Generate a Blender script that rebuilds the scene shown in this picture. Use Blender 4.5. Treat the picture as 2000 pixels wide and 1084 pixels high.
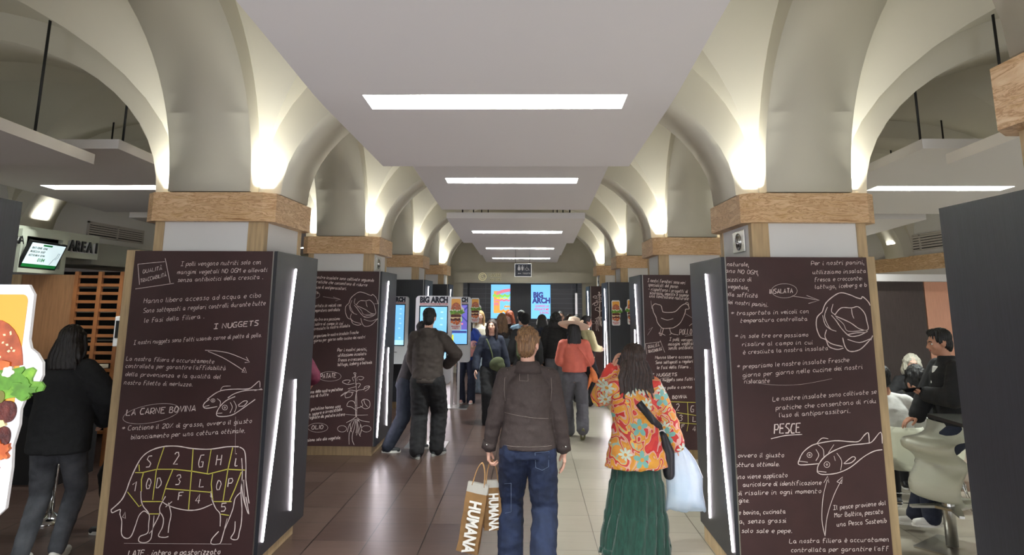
import bpy, bmesh, math, random
import numpy as np
from mathutils import Vector, Matrix, Euler, noise
from bpy_extras import object_utils
random.seed(7)
PI = math.pi
SC = bpy.context.scene
COL = SC.collection
for o in list(bpy.data.objects): bpy.data.objects.remove(o, do_unlink=True)

# ------------------------------------------------------------------ camera
EYE = Vector((0.0, 0.0, 1.92))
FPX = 1333.0
YAW, PITCH, ROLL = 0.02506, 0.18612, math.radians(0.3)
_fw = Vector((-math.sin(YAW) * math.cos(PITCH), math.cos(YAW) * math.cos(PITCH), math.sin(PITCH)))
_rt = Vector((math.cos(YAW), math.sin(YAW), 0))
_up = _rt.cross(_fw)
RT = _rt * math.cos(ROLL) + _up * math.sin(ROLL)
UP = _up * math.cos(ROLL) - _rt * math.sin(ROLL)
FW = _fw
cam_d = bpy.data.cameras.new('camera')
cam = bpy.data.objects.new('camera', cam_d)
COL.objects.link(cam)
cam.matrix_world = Matrix(((RT.x, UP.x, -FW.x, EYE.x), (RT.y, UP.y, -FW.y, EYE.y), (RT.z, UP.z, -FW.z, EYE.z), (0, 0, 0, 1)))
cam_d.sensor_width = 36
cam_d.sensor_fit = 'HORIZONTAL'
cam_d.lens = 36 * FPX / 2000
cam_d.shift_y = -208 / 2000
cam_d.clip_start = 0.05
SC.camera = cam

# ------------------------------------------------------------------ exposure, world
SC.view_settings.view_transform = 'Standard'
SC.view_settings.look = 'None'
SC.view_settings.gamma = 1
SC.view_settings.use_curve_mapping = False
SC.view_settings.exposure = 0.98
world = bpy.data.worlds.new('world')
SC.world = world
world.use_nodes = True
world.node_tree.nodes['Background'].inputs[0].default_value = (0.86, 0.9, 1.0, 1)
world.node_tree.nodes['Background'].inputs[1].default_value = 1.0

def ray(x, y):
    return FW + RT * ((x - 1000) / FPX) - UP * ((y - 334) / FPX)
def atY(x, y, Y):
    r = ray(x, y); return EYE + r * ((Y - EYE.y) / r.y)
def atX(x, y, X):
    r = ray(x, y); return EYE + r * ((X - EYE.x) / r.x)
def atZ(x, y, Z):
    r = ray(x, y); return EYE + r * ((Z - EYE.z) / r.z)

# ------------------------------------------------------------------ lights of the place, plus an added rear fill
def area(name, loc, rot, sx, sy, power, col=(1, 1, 1), spread=PI):
    d = bpy.data.lights.new(name, 'AREA'); d.shape = 'RECTANGLE'; d.size = sx; d.size_y = sy
    d.energy = power; d.color = col; d.spread = spread
    o = bpy.data.objects.new(name, d); COL.objects.link(o); o.location = loc; o.rotation_euler = rot
    return o
BAY = 3.75
PY0 = 1.9                       # y of the first pair of pillar centres
PXL, PXR = -2.47, 2.12
CAPZ = 2.735
UPL, SLOTL = 1.7, 62.0            # watts of the uplights on the capitals and of the slots in the panels
GREENW = (1.0, 1.0, 0.93)
for k in range(-1, 5):
    yc = PY0 + BAY * k
    for xc in (PXL, PXR):
        for sx in (-1, 1):
            for sy in (-1, 1):
                e = UPL * (1.0 if k > -1 else 0.7)
                area('uplight', (xc + sx * 0.39, yc + sy * 0.39, CAPZ + 0.03), (PI, 0, 0), 0.1, 0.1, e, GREENW, 1.75)
    for xo, s in ((-6.85, 1), (6.95, -1)):
        area('uplight', (xo + s * 0.06, yc, CAPZ + 0.25), (PI, 0, 0), 0.1, 0.3, UPL * 1.2, GREENW)
# unseen fill lamp added behind the camera to brighten fronts and panel undersides
area('rear_fill', (-0.2, -3.6, 2.0), (PI / 2, 0, 0), 8.0, 3.2, 185, (0.93, 0.96, 1.0))

# ------------------------------------------------------------------ materials
_M = {}
def lin(c):
    return tuple(((v / 255) / 12.92 if v / 255 <= 0.04045 else ((v / 255 + 0.055) / 1.055) ** 2.4) for v in c) + (1.0,)
def mat(name, rgb=(200, 200, 200), rough=0.6, metal=0.0, noise_amt=0.0, nscale=20, bump=0.0, bscale=60, emit=0.0, stretch=None, rgb2=None, coat=0.0, sheen=0.0, alpha=1.0, detail=4):
    if name in _M: return _M[name]
    m = bpy.data.materials.new(name); m.use_nodes = True
    nt = m.node_tree; b = nt.nodes['Principled BSDF']
    b.inputs['Roughness'].default_value = rough; b.inputs['Metallic'].default_value = metal
    c = lin(rgb)
    b.inputs['Base Color'].default_value = c
    if coat: b.inputs['Coat Weight'].default_value = coat
    if sheen: b.inputs['Sheen Weight'].default_value = sheen
    tc = nt.nodes.new('ShaderNodeTexCoord')
    mp = nt.nodes.new('ShaderNodeMapping'); nt.links.new(tc.outputs['Object'], mp.inputs[0])
    if stretch: mp.inputs['Scale'].default_value = stretch
    if noise_amt or rgb2:
        n = nt.nodes.new('ShaderNodeTexNoise'); n.inputs['Scale'].default_value = nscale; n.inputs['Detail'].default_value = detail
        nt.links.new(mp.outputs[0], n.inputs['Vector'])
        r = nt.nodes.new('ShaderNodeValToRGB'); r.color_ramp.elements[0].position = 0.35; r.color_ramp.elements[1].position = 0.65
        c2 = lin(rgb2) if rgb2 else tuple(min(1, v * (1 + noise_amt)) for v in c[:3]) + (1,)
        c1 = c if rgb2 else tuple(v * (1 - noise_amt) for v in c[:3]) + (1,)
        r.color_ramp.elements[0].color = c1; r.color_ramp.elements[1].color = c2
        nt.links.new(n.outputs[0], r.inputs[0]); nt.links.new(r.outputs[0], b.inputs['Base Color'])
    if bump:
        n2 = nt.nodes.new('ShaderNodeTexNoise'); n2.inputs['Scale'].default_value = bscale; n2.inputs['Detail'].default_value = 5
        nt.links.new(mp.outputs[0], n2.inputs['Vector'])
        bp = nt.nodes.new('ShaderNodeBump'); bp.inputs['Strength'].default_value = bump; bp.inputs['Distance'].default_value = 0.01
        nt.links.new(n2.outputs[0], bp.inputs['Height']); nt.links.new(bp.outputs[0], b.inputs['Normal'])
    if emit:
        b.inputs['Emission Color'].default_value = c; b.inputs['Emission Strength'].default_value = emit
    _M[name] = m
    return m

# ------------------------------------------------------------------ object helpers
def obj(name, me, mats=None, parent=None, smooth=False, loc=None):
    if isinstance(me, bmesh.types.BMesh):
        bm = me; me = bpy.data.meshes.new(name); bmesh.ops.recalc_face_normals(bm, faces=bm.faces[:]); bm.to_mesh(me); bm.free()
    o = bpy.data.objects.new(name, me); COL.objects.link(o)
    if mats is not None:
        for m in (mats if isinstance(mats, (list, tuple)) else [mats]): me.materials.append(m)
    if smooth:
        for p in me.polygons: p.use_smooth = True
    if parent is not None: o.parent = parent
    if loc is not None: o.location = loc
    return o
def thing(name, label, cat, loc=(0, 0, 0), rz=0.0, group=None):
    o = bpy.data.objects.new(name, None); COL.objects.link(o); o.location = loc; o.rotation_euler = (0, 0, rz)
    o.empty_display_size = 0.1
    o['label'] = label; o['category'] = cat; o['kind'] = 'thing'
    if group: o['group'] = group
    return o
def tag(o, label, cat, group=None):
    o['label'] = label; o['category'] = cat
    if group: o['group'] = group
    return o
def struct(o):
    o['kind'] = 'structure'; return o
def copy_tree(o, parent=None):
    c = o.copy(); COL.objects.link(c); c.parent = parent
    for ch in list(o.children): copy_tree(ch, c)
    return c
def box(bm, x0, x1, y0, y1, z0, z1, mi=0, bev=0.0):
    vs = [bm.verts.new(p) for p in ((x0, y0, z0), (x1, y0, z0), (x1, y1, z0), (x0, y1, z0), (x0, y0, z1), (x1, y0, z1), (x1, y1, z1), (x0, y1, z1))]
    fs = [bm.faces.new([vs[i] for i in q]) for q in ((3, 2, 1, 0), (4, 5, 6, 7), (0, 1, 5, 4), (1, 2, 6, 5), (2, 3, 7, 6), (3, 0, 4, 7))]
    for f in fs: f.material_index = mi
    if bev:
        es = list({e for f in fs for e in f.edges})
        bmesh.ops.bevel(bm, geom=es, offset=bev, segments=2, affect='EDGES', profile=0.5)
    return vs
def B(x0, x1, y0, y1, z0, z1, bev=0.0):
    bm = bmesh.new(); box(bm, x0, x1, y0, y1, z0, z1, 0, bev); return bm
def tube(bm, pts, r, seg=8, mi=0, cap=True):
    pts = [Vector(p) for p in pts]; rs = r if isinstance(r, (list, tuple)) else [r] * len(pts)
    rings = []; prev = None
    for i, p in enumerate(pts):
        t = (pts[min(i + 1, len(pts) - 1)] - pts[max(i - 1, 0)])
        if t.length < 1e-9: t = Vector((0, 0, 1))
        t.normalize()
        if prev is None:
            a = t.orthogonal().normalized()
        else:
            a = (prev - t * prev.dot(t))
            a = a.normalized() if a.length > 1e-6 else t.orthogonal().normalized()
        prev = a; b = t.cross(a)
        rings.append([bm.verts.new(p + (a * math.cos(2 * PI * j / seg) + b * math.sin(2 * PI * j / seg)) * rs[i]) for j in range(seg)])
    for i in range(len(rings) - 1):
        for j in range(seg):
            f = bm.faces.new((rings[i][j], rings[i][(j + 1) % seg], rings[i + 1][(j + 1) % seg], rings[i + 1][j])); f.material_index = mi; f.smooth = True
    if cap:
        f = bm.faces.new(rings[0][::-1]); f.material_index = mi
        f = bm.faces.new(rings[-1]); f.material_index = mi
def lathe(bm, prof, seg=24, c=(0, 0, 0), mi=0):
    rings = []
    for r, z in prof:
        rings.append([bm.verts.new((c[0] + max(r, 1e-4) * math.cos(2 * PI * j / seg), c[1] + max(r, 1e-4) * math.sin(2 * PI * j / seg), c[2] + z)) for j in range(seg)])
    for i in range(len(rings) - 1):
        for j in range(seg):
            f = bm.faces.new((rings[i][j], rings[i][(j + 1) % seg], rings[i + 1][(j + 1) % seg], rings[i + 1][j])); f.material_index = mi; f.smooth = True
    bm.faces.new(rings[0][::-1]).material_index = mi
    bm.faces.new(rings[-1]).material_index = mi
def loft(bm, secs, seg=28, mi=0):
    """secs: (centre, rx, ry, exponent, yaw) horizontal super-ellipse rings, closed at both ends"""
    rings = []
    for s in secs:
        c, rx, ry = s[0], s[1], s[2]; e = s[3] if len(s) > 3 else 2.0; yw = s[4] if len(s) > 4 else 0.0
        ring = []
        for j in range(seg):
            t = 2 * PI * j / seg; ct, st = math.cos(t), math.sin(t)
            x = rx * math.copysign(abs(ct) ** (2 / e), ct); y = ry * math.copysign(abs(st) ** (2 / e), st)
            ring.append(bm.verts.new((c[0] + x * math.cos(yw) - y * math.sin(yw), c[1] + x * math.sin(yw) + y * math.cos(yw), c[2])))
        rings.append(ring)
    for i in range(len(rings) - 1):
        for j in range(seg):
            f = bm.faces.new((rings[i][j], rings[i][(j + 1) % seg], rings[i + 1][(j + 1) % seg], rings[i + 1][j])); f.material_index = mi
    bm.faces.new(rings[0][::-1]).material_index = mi
    bm.faces.new(rings[-1]).material_index = mi
def prism(bm, pts, axis, a0, a1, mi=0):
    """closed outline pts (2-D) extruded along axis: 'y' -> pts are (x, z)"""
    def P(u, v, a): return {'y': (u, a, v), 'x': (a, u, v), 'z': (u, v, a)}[axis]
    v0 = [bm.verts.new(P(u, v, a0)) for u, v in pts]; v1 = [bm.verts.new(P(u, v, a1)) for u, v in pts]
    n = len(pts)
    for i in range(n):
        bm.faces.new((v0[i], v0[(i + 1) % n], v1[(i + 1) % n], v1[i])).material_index = mi
    bm.faces.new(v0[::-1]).material_index = mi; bm.faces.new(v1).material_index = mi
def rrect(x0, x1, z0, z1, r, n=6):
    rr = r if isinstance(r, (list, tuple)) else (r,) * 4      # bl, br, tr, tl
    out = []
    for (cx, cz, a0, q) in ((x0 + rr[0], z0 + rr[0], PI, rr[0]), (x1 - rr[1], z0 + rr[1], 1.5 * PI, rr[1]), (x1 - rr[2], z1 - rr[2], 0, rr[2]), (x0 + rr[3], z1 - rr[3], PI / 2, rr[3])):
        for i in range(n + 1):
            a = a0 + i / n * PI / 2; out.append((cx + q * math.cos(a), cz + q * math.sin(a)))
    return out
def smoothpts(p, n=4):
    if len(p) < 3: return [Vector(q) for q in p]
    p = [Vector(q) for q in p]; out = []
    for i in range(len(p) - 1):
        a, b, c, d = p[max(i - 1, 0)], p[i], p[i + 1], p[min(i + 2, len(p) - 1)]
        for j in range(n):
            t = j / n
            out.append(0.5 * ((2 * b) + (c - a) * t + (2 * a - 5 * b + 4 * c - d) * t * t + (3 * b - a - 3 * c + d) * t ** 3))
    out.append(p[-1]); return out
def text_mesh(name, s, size, m, parent=None, loc=(0, 0, 0), rot=(PI / 2, 0, 0), ext=0.002, bold=0.0, align='LEFT', sx=1.0):
    cu = bpy.data.curves.new(name, 'FONT'); cu.body = s; cu.size = size; cu.extrude = ext; cu.offset = bold * size; cu.align_x = align; cu.resolution_u = 3
    t = bpy.data.objects.new('tmp_text', cu); COL.objects.link(t)
    dg = bpy.context.evaluated_depsgraph_get()
    me = bpy.data.meshes.new_from_object(t.evaluated_get(dg))
    bpy.data.objects.remove(t, do_unlink=True); bpy.data.curves.remove(cu)
    me.materials.clear()
    o = obj(name, me, m, parent); o.location = loc; o.rotation_euler = rot; o.scale = (sx, 1, 1)
    return o
# ------------------------------------------------------------------ a one-stroke chalk hand (x-height 4, capitals 7)
_G = {
'a': '34 14 02 10 20 32;34 30 41', 'b': '0700;02 14 33 32 20 00', 'c': '34 14 02 10 30', 'd': '3730;32 14 02 10 31', 'e': '02 32 34 14 02 10 30',
'f': '47 27 16 1a;0434', 'g': '34 14 02 10 31;343b1c0b', 'h': '0700;02143430', 'i': '0400 10;0606', 'j': '14 1b 0c;1616', 'k': '0700;34 02 30', 'l': '0701 10',
'm': '0400;03 14 24 20;23 34 44 40', 'n': '0400;03 14 34 30 40', 'o': '14 02 10 20 32 24 14 34', 'p': '040c;03 14 34 32 20 01', 'q': '34 14 02 10 31;343c', 'r': '0400;02 14 34',
's': '34 14 13 31 20 00', 't': '1701 10 20;0434', 'u': '0401 10 31;3430 40', 'v': '0410 34', 'w': '0410 23 30 44', 'x': '0430;3400', 'y': '0401 10 31;343b1c', 'z': '04340030',
'A': '0027 40;1232', 'B': '0007 27 36 24 04 24 42 30 00', 'C': '47 17 04 02 10 40', 'D': '0007 27 44 42 20 00', 'E': '4707 00 40;0434', 'F': '4707 00;0434', 'G': '47 17 04 02 10 40 43 23',
'H': '0007;4047;0444', 'I': '0040;0747;2027', 'L': '0700 40', 'M': '0007 24 47 40', 'N': '0007 40 47', 'O': '17 04 02 10 30 44 36 17', 'P': '0007 37 45 33 03', 'Q': '17 04 02 10 30 44 36 17;2241',
'R': '0007 37 45 33 03 40', 'S': '47 17 05 33 42 30 00', 'T': '0747;2720', 'U': '0702 10 30 42 47', 'V': '0720 47', 'Z': '07470040',
'0': '17 04 02 10 30 44 36 17', '1': '05 27 20', '2': '06 17 37 45 00 40', '3': '06 17 37 45 24 42 30 00', '4': '300747;3720' , '5': '47 07 04 34 42 30 00', '8': '24 05 17 37 35 24 02 10 30 42 24',
'.': '0010', ',': '011c', ':': '0000;0303', "'": '0706', '*': '0543;0345;2622', '%': '0047;0606;4141', '-': '0333', 
}
_G['4'] = '3037 02 42'; _G['|'] = '0007'
_ACC = {'à': 'a', 'è': 'e', 'é': 'e', 'À': 'A'}
def _strokes(ch):
    base = _ACC.get(ch, ch)
    out = []
    for s in _G.get(base, '').split(';'):
        s = s.replace(' ', '')
        pts = []
        for i in range(0, len(s) - 1, 2):
            x = int(s[i]); c = s[i + 1]
            y = {'a': -1, 'b': -2, 'c': -3}.get(c); y = int(c) if y is None else y
            pts.append((x, y))
        if pts: out.append(pts)
    if ch in _ACC: out.append([(1, 9), (3, 8)] if ch == 'À' else [(1, 6.6), (2.4, 5.6)])
    return out
def ribbon(bm, pts, w, frame, mi=0):
    """flat chalk line in board coordinates; frame(u, v) -> world"""
    pts = [p for i, p in enumerate(pts) if i == 0 or (Vector(p) - Vector(pts[i - 1])).length > 1e-6]
    if len(pts) == 1: pts = [pts[0], (pts[0][0] + w, pts[0][1])]
    pts = [Vector((p[0], p[1])) for p in pts]; L, R_ = [], []
    for i, p in enumerate(pts):
        t = pts[min(i + 1, len(pts) - 1)] - pts[max(i - 1, 0)]
        if t.length < 1e-9: t = Vector((1, 0))
        t.normalize(); n = Vector((-t.y, t.x)) * w * 0.5 * (0.8 + 0.4 * random.random())
        L.append(bm.verts.new(frame(*(p + n)))); R_.append(bm.verts.new(frame(*(p - n))))
    for i in range(len(pts) - 1):
        f = bm.faces.new((L[i], L[i + 1], R_[i + 1], R_[i])); f.material_index = mi
def handwrite(bm, s, p0, p1, h, w, frame, mi=0, slant=0.22):
    """p0, p1 board coordinates of the base line ends, h cap height"""
    cells = []; x = 0.0
    s = ''.join('|' if c == 'I' and ((i and s[i - 1].isalpha()) or (i + 1 < len(s) and s[i + 1].isupper())) else c for i, c in enumerate(s))
    for ch in s:
        if ch == ' ': x += 3.4; continue
        st = _strokes(ch)
        wd = max([q[0] for t in st for q in t], default=0)
        for t in st: cells.append([(x + q[0], q[1]) for q in t])
        x += wd + 1.5
    if x <= 0: return
    d = Vector((p1[0] - p0[0], p1[1] - p0[1])); ux = d / x; up = Vector((-d.y, d.x)).normalized() * (h / 7.0)
    low = s.upper() != s
    for t in cells:
        sm = smoothpts(t, 3) if low else [Vector(q) for q in t]
        jx, jy = random.uniform(-.25, .25), random.uniform(-.3, .3)
        out = [Vector(p0) + ux * (q[0] + jx + slant * q[1] * (h / 7.0) / max(ux.length, 1e-5) * 0.8) + up * (q[1] + jy) for q in sm]
        ribbon(bm, out, w, frame, mi)
class Board:
    """a chalk drawing on a vertical plane Y = y; strokes are given in the frame of the photograph and land on the board"""
    def __init__(self, y, x0, x1, z0, z1):
        self.y, self.b = y, (x0, x1, z0, z1); self.bm = bmesh.new(); self.o = (0, 0, 1)
    def frm(self, u, v): return (u, self.y, v)
    def P(self, p):
        ox, oy, s = self.o; w = atY(ox + p[0] / s, oy + p[1] / s, self.y); return (w.x, w.z)
    def line(self, pts, w=0.0045, mi=0, sm=True, closed=False):
        q = [self.P(p) for p in pts]
        if closed: q = q + [q[0]]
        q = smoothpts(q, 4) if sm else q
        x0, x1, z0, z1 = self.b; run = []
        for p in list(q) + [None]:
            if p is not None and x0 + .004 < p[0] < x1 - .004 and z0 + .004 < p[1] < z1 - .004: run.append(p)
            else:
                if len(run) > 1: ribbon(self.bm, run, w, self.frm, mi)
                run = []
    def ell(self, c, rx, ry, w=0.0035, a0=0.0, a1=2 * PI, tilt=0.0):
        self.line([(c[0] + rx * math.cos(a0 + (a1 - a0) * i / 14) * math.cos(tilt) - ry * math.sin(a0 + (a1 - a0) * i / 14) * math.sin(tilt),
                    c[1] + rx * math.cos(a0 + (a1 - a0) * i / 14) * math.sin(tilt) + ry * math.sin(a0 + (a1 - a0) * i / 14) * math.cos(tilt)) for i in range(15)], w)
    def text(self, s, x0, y0, x1, y1, h=None, w=0.0033):
        a, b = self.P((x0, y0)), self.P((x1, y1))
        hh = (h if h else 26) / self.o[2]
        c = atY(self.o[0] + x0 / self.o[2], self.o[1] + y0 / self.o[2] - hh, self.y)
        handwrite(self.bm, s, a, b, abs(c.z - a[1]), w, self.frm)
    def make(self, parent, mats, inv):
        """inv: parent's world matrix inverse"""
        x0, x1, z0, z1 = self.b
        bad = [v for v in self.bm.verts if not (x0 < v.co.x < x1 and z0 < v.co.z < z1)]
        bmesh.ops.delete(self.bm, geom=bad, context='VERTS')
        self.bm.transform(inv)
        for f in self.bm.faces:
            f.normal_update()
            if f.normal.y > 0: f.normal_flip()
        me = bpy.data.meshes.new('chalk_writing'); self.bm.to_mesh(me); self.bm.free()
        o = obj('chalk_writing', me, mats, parent); o['kind'] = 'stuff'; return o
# ------------------------------------------------------------------ structure materials
plaster = mat('vault_plaster', (213, 208, 192), 0.85, bump=0.08, bscale=9)
plaster_w = mat('white_plaster', (228, 227, 226), 0.8)
panel_w = mat('panel_white', (222, 218, 217), 0.7)
wallgrey = mat('wall_grey_beige', (170, 165, 150), 0.8, noise_amt=0.04, nscale=3)
black_lam = mat('black_laminate', (36, 37, 43), 0.42, noise_amt=0.22, nscale=18, stretch=(14, 14, 0.25))
burg = mat('burgundy_board', (58, 33, 34), 0.55, noise_amt=0.1, nscale=5, bump=0.03)
chalk_w = mat('chalk', (225, 208, 205), 0.95)
chalk_y = mat('chalk_yellow', (205, 195, 90), 0.95)
oak = mat('pale_oak', (186, 160, 122), 0.5, noise_amt=0.14, nscale=7, stretch=(6, 6, 0.5))
steel = mat('brushed_steel', (190, 188, 184), 0.28, 1.0, bump=0.05, bscale=80)
chrome = mat('chrome', (215, 215, 215), 0.1, 1.0)
led = mat('led_white', (255, 244, 252), 0.5, emit=20.0)
blackm = mat('black_metal', (22, 22, 24), 0.45)

def m_stone():
    m = mat('travertine', (205, 165, 118), 0.45)
    nt = m.node_tree; b = nt.nodes['Principled BSDF']
    tc = nt.nodes.new('ShaderNodeTexCoord'); mp = nt.nodes.new('ShaderNodeMapping')
    mp.inputs['Rotation'].default_value = (0.3, -0.42, 0.2); mp.inputs['Scale'].default_value = (1.2, 1.2, 7.0)
    nt.links.new(tc.outputs['Object'], mp.inputs[0])
    n = nt.nodes.new('ShaderNodeTexNoise'); n.inputs['Scale'].default_value = 3.4; n.inputs['Detail'].default_value = 9; n.inputs['Roughness'].default_value = 0.68; n.inputs['Distortion'].default_value = 0.9
    nt.links.new(mp.outputs[0], n.inputs['Vector'])
    r = nt.nodes.new('ShaderNodeValToRGB'); e = r.color_ramp.elements
    e[0].position = 0.3; e[0].color = lin((158, 112, 70)); e[1].position = 0.7; e[1].color = lin((236, 210, 174))
    for p, c in ((0.4, (206, 166, 120)), (0.47, (224, 190, 148)), (0.51, (178, 132, 90)), (0.55, (222, 186, 144))):
        q = e.new(p); q.color = lin(c)
    nt.links.new(n.outputs[0], r.inputs[0]); nt.links.new(r.outputs[0], b.inputs['Base Color'])
    n2 = nt.nodes.new('ShaderNodeTexNoise'); n2.inputs['Scale'].default_value = 40; nt.links.new(mp.outputs[0], n2.inputs['Vector'])
    bp = nt.nodes.new('ShaderNodeBump'); bp.inputs['Strength'].default_value = 0.15; bp.inputs['Distance'].default_value = 0.006
    nt.links.new(n2.outputs[0], bp.inputs['Height']); nt.links.new(bp.outputs[0], b.inputs['Normal'])
    return m
stone = m_stone()

def m_floor():
    m = mat('floor_tiles', (70, 60, 56), 0.24)
    nt = m.node_tree; b = nt.nodes['Principled BSDF']; N = nt.nodes.new; Lk = nt.links.new
    tc = N('ShaderNodeTexCoord'); sp = N('ShaderNodeSeparateXYZ'); Lk(tc.outputs['Object'], sp.inputs[0])
    def mth(op, a, b_=None, c=None):
        n = N('ShaderNodeMath'); n.operation = op
        for i, v in enumerate((a, b_, c)):
            if v is None: continue
            if isinstance(v, (int, float)): n.inputs[i].default_value = v
            else: Lk(v, n.inputs[i])
        return n.outputs[0]
    X, Y = sp.outputs[0], sp.outputs[1]
    dark = mth('LESS_THAN', X, 0.035)
    # dark tiles 0.445 x 0.44, light tiles 0.89 x 0.44
    ud = mth('DIVIDE', mth('SUBTRACT', X, 0.035), 0.445); vd = mth('DIVIDE', mth('SUBTRACT', Y, 0.21), 0.44)
    ul = mth('DIVIDE', mth('SUBTRACT', X, 0.54), 0.89); vl = mth('DIVIDE', mth('SUBTRACT', Y, 0.07), 0.44)
    def grid(u, v, wu, wv):
        fu = mth('FRACT', u); fv = mth('FRACT', v)
        au = mth('LESS_THAN', fu, wu); av = mth('LESS_THAN', fv, wv)
        cb = N('ShaderNodeCombineXYZ'); Lk(mth('FLOOR', u), cb.inputs[0]); Lk(mth('FLOOR', v), cb.inputs[1])
        wn = N('ShaderNodeTexWhiteNoise'); wn.noise_dimensions = '3D'; Lk(cb.outputs[0], wn.inputs['Vector'])
        return mth('MAXIMUM', au, av), wn.outputs['Value']
    gd, rd = grid(ud, vd, 0.018, 0.016); gl, rl = grid(ul, vl, 0.0055, 0.0095)
    def mix(f, a, c):
        n = N('ShaderNodeMix'); n.data_type = 'RGBA'
        if isinstance(f, (int, float)): n.inputs[0].default_value = f
        else: Lk(f, n.inputs[0])
        for i, v in ((6, a), (7, c)):
            if isinstance(v, tuple): n.inputs[i].default_value = v
            else: Lk(v, n.inputs[i])
        return n.outputs[2]
    mp = N('ShaderNodeMapping'); Lk(tc.outputs['Object'], mp.inputs[0]); mp.inputs['Scale'].default_value = (1.2, 7, 1)
    ns = N('ShaderNodeTexNoise'); ns.inputs['Scale'].default_value = 3.0; ns.inputs['Detail'].default_value = 6; Lk(mp.outputs[0], ns.inputs['Vector'])
    cd = mix(rd, lin((76, 58, 52)), lin((98, 79, 71))); cd = mix(mth('MULTIPLY', ns.outputs[0], 0.5), cd, lin((58, 44, 40)))
    cl = mix(rl, lin((152, 146, 132)), lin((164, 158, 144))); cl = mix(mth('MULTIPLY', ns.outputs[0], 0.35), cl, lin((138, 130, 114)))
    cd = mix(gd, cd, lin((20, 16, 15))); cl = mix(gl, cl, lin((70, 64, 56)))
    Lk(mix(dark, cl, cd), b.inputs['Base Color'])
    g = mth('MAXIMUM', mth('MULTIPLY', gd, dark), mth('MULTIPLY', gl, mth('SUBTRACT', 1.0, dark)))
    bp = N('ShaderNodeBump'); bp.inputs['Strength'].default_value = 0.4; bp.inputs['Distance'].default_value = 0.002; bp.invert = True
    Lk(g, bp.inputs['Height']); Lk(bp.outputs[0], b.inputs['Normal'])
    Lk(mth('MULTIPLY_ADD', ns.outputs[0], 0.08, 0.26), b.inputs['Roughness'])
    return m
bm = bmesh.new(); box(bm, -8.2, 7.4, -4.2, 21, -0.1, 0)
struct(obj('floor', bm, m_floor()))

# ------------------------------------------------------------------ vaults
SPR, VB = 2.73, 1.6
def vault_bm(specs):
    bm = bmesh.new(); N_ = 26
    s = lambda u: math.sqrt(max(0.0, 1 - u * u))
    for (x0, x1, cx_, ax, y0, y1) in specs:
        cy_, ay = (y0 + y1) / 2, (y1 - y0) / 2
        xs = [cx_ - ax * math.cos(PI * i / N_) for i in range(N_ + 1)]; xs = [min(max(x, x0), x1) for x in xs]
        ys = [cy_ - ay * math.cos(PI * i / N_) for i in range(N_ + 1)]
        g = [[bm.verts.new((x, y, SPR + VB * max(s((x - cx_) / ax), s((y - cy_) / ay)))) for x in xs] for y in ys]
        for i in range(N_):
            for j in range(N_):
                if abs(xs[j] - xs[j + 1]) < 1e-5: continue
                a, b, c, d = g[i][j], g[i][j + 1], g[i + 1][j + 1], g[i + 1][j]
                if i == j: bm.faces.new((a, b, c)); bm.faces.new((a, c, d)); bm.edges.get((a, c)).smooth = False
                elif i + j == N_ - 1: bm.faces.new((a, b, d)); bm.faces.new((b, c, d)); bm.edges.get((b, d)).smooth = False
                else: bm.faces.new((a, b, c, d))
    return bm
RIBX = ((PXL - .32, PXL + .32), (PXR - .32, PXR + .32))
NX0, NX1 = RIBX[0][1], RIBX[1][0]
NC = (NX0 + NX1) / 2; NA = (NX1 - NX0) / 2
LC, LA = -4.95, 2.16
RC, RA = 4.77, 2.33
specs = []
for k in range(-1, 5):
    y0 = PY0 + BAY * k + .33; y1 = y0 + BAY - .66
    if k == 4: y1 = 18.75
    if k == 4:
        specs += [(NX0, NX1, NC, NA, y0, y0 + 3.09), (-7.11, RIBX[0][0], LC, LA, y0, y0 + 3.09), (RIBX[1][1], 7.1, RC, RA, y0, y0 + 3.09)]
    else:
        specs += [(NX0, NX1, NC, NA, y0, y1), (-7.11, RIBX[0][0], LC, LA, y0, y1), (RIBX[1][1], 7.1, RC, RA, y0, y1)]
ce = struct(obj('ceiling', vault_bm(specs), plaster, smooth=False))
for p in ce.data.polygons: p.use_smooth = True
# smooth shading inside each web, crease on the groins

def ring_bm(c, ao, bo, ai, bi, axis, a0, a1, n=28, top=0.06):
    """arch rib: outer ellipse (ao, bo), soffit ellipse (ai, bi), extruded"""
    bm = bmesh.new(); P = (lambda u, v, a: (u, a, v)) if axis == 'y' else (lambda u, v, a: (a, u, v))
    rows = []
    for i in range(n + 1):
        t = PI * i / n; ct, st = math.cos(t), math.sin(t)
        o_ = (c + (ao + top * .2) * ct, SPR + (bo + top) * st); q = (c + ai * ct, SPR + bi * st)
        rows.append([bm.verts.new(P(*o_, a0)), bm.verts.new(P(*q, a0)), bm.verts.new(P(*q, a1)), bm.verts.new(P(*o_, a1))])
    for i in range(n):
        for j in range(4):
            f = bm.faces.new((rows[i][j], rows[i][(j + 1) % 4], rows[i + 1][(j + 1) % 4], rows[i + 1][j]))
            if j == 1: f.smooth = True
    bm.faces.new(rows[0]); bm.faces.new(rows[-1][::-1])
    return bm
tn = 0
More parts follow.
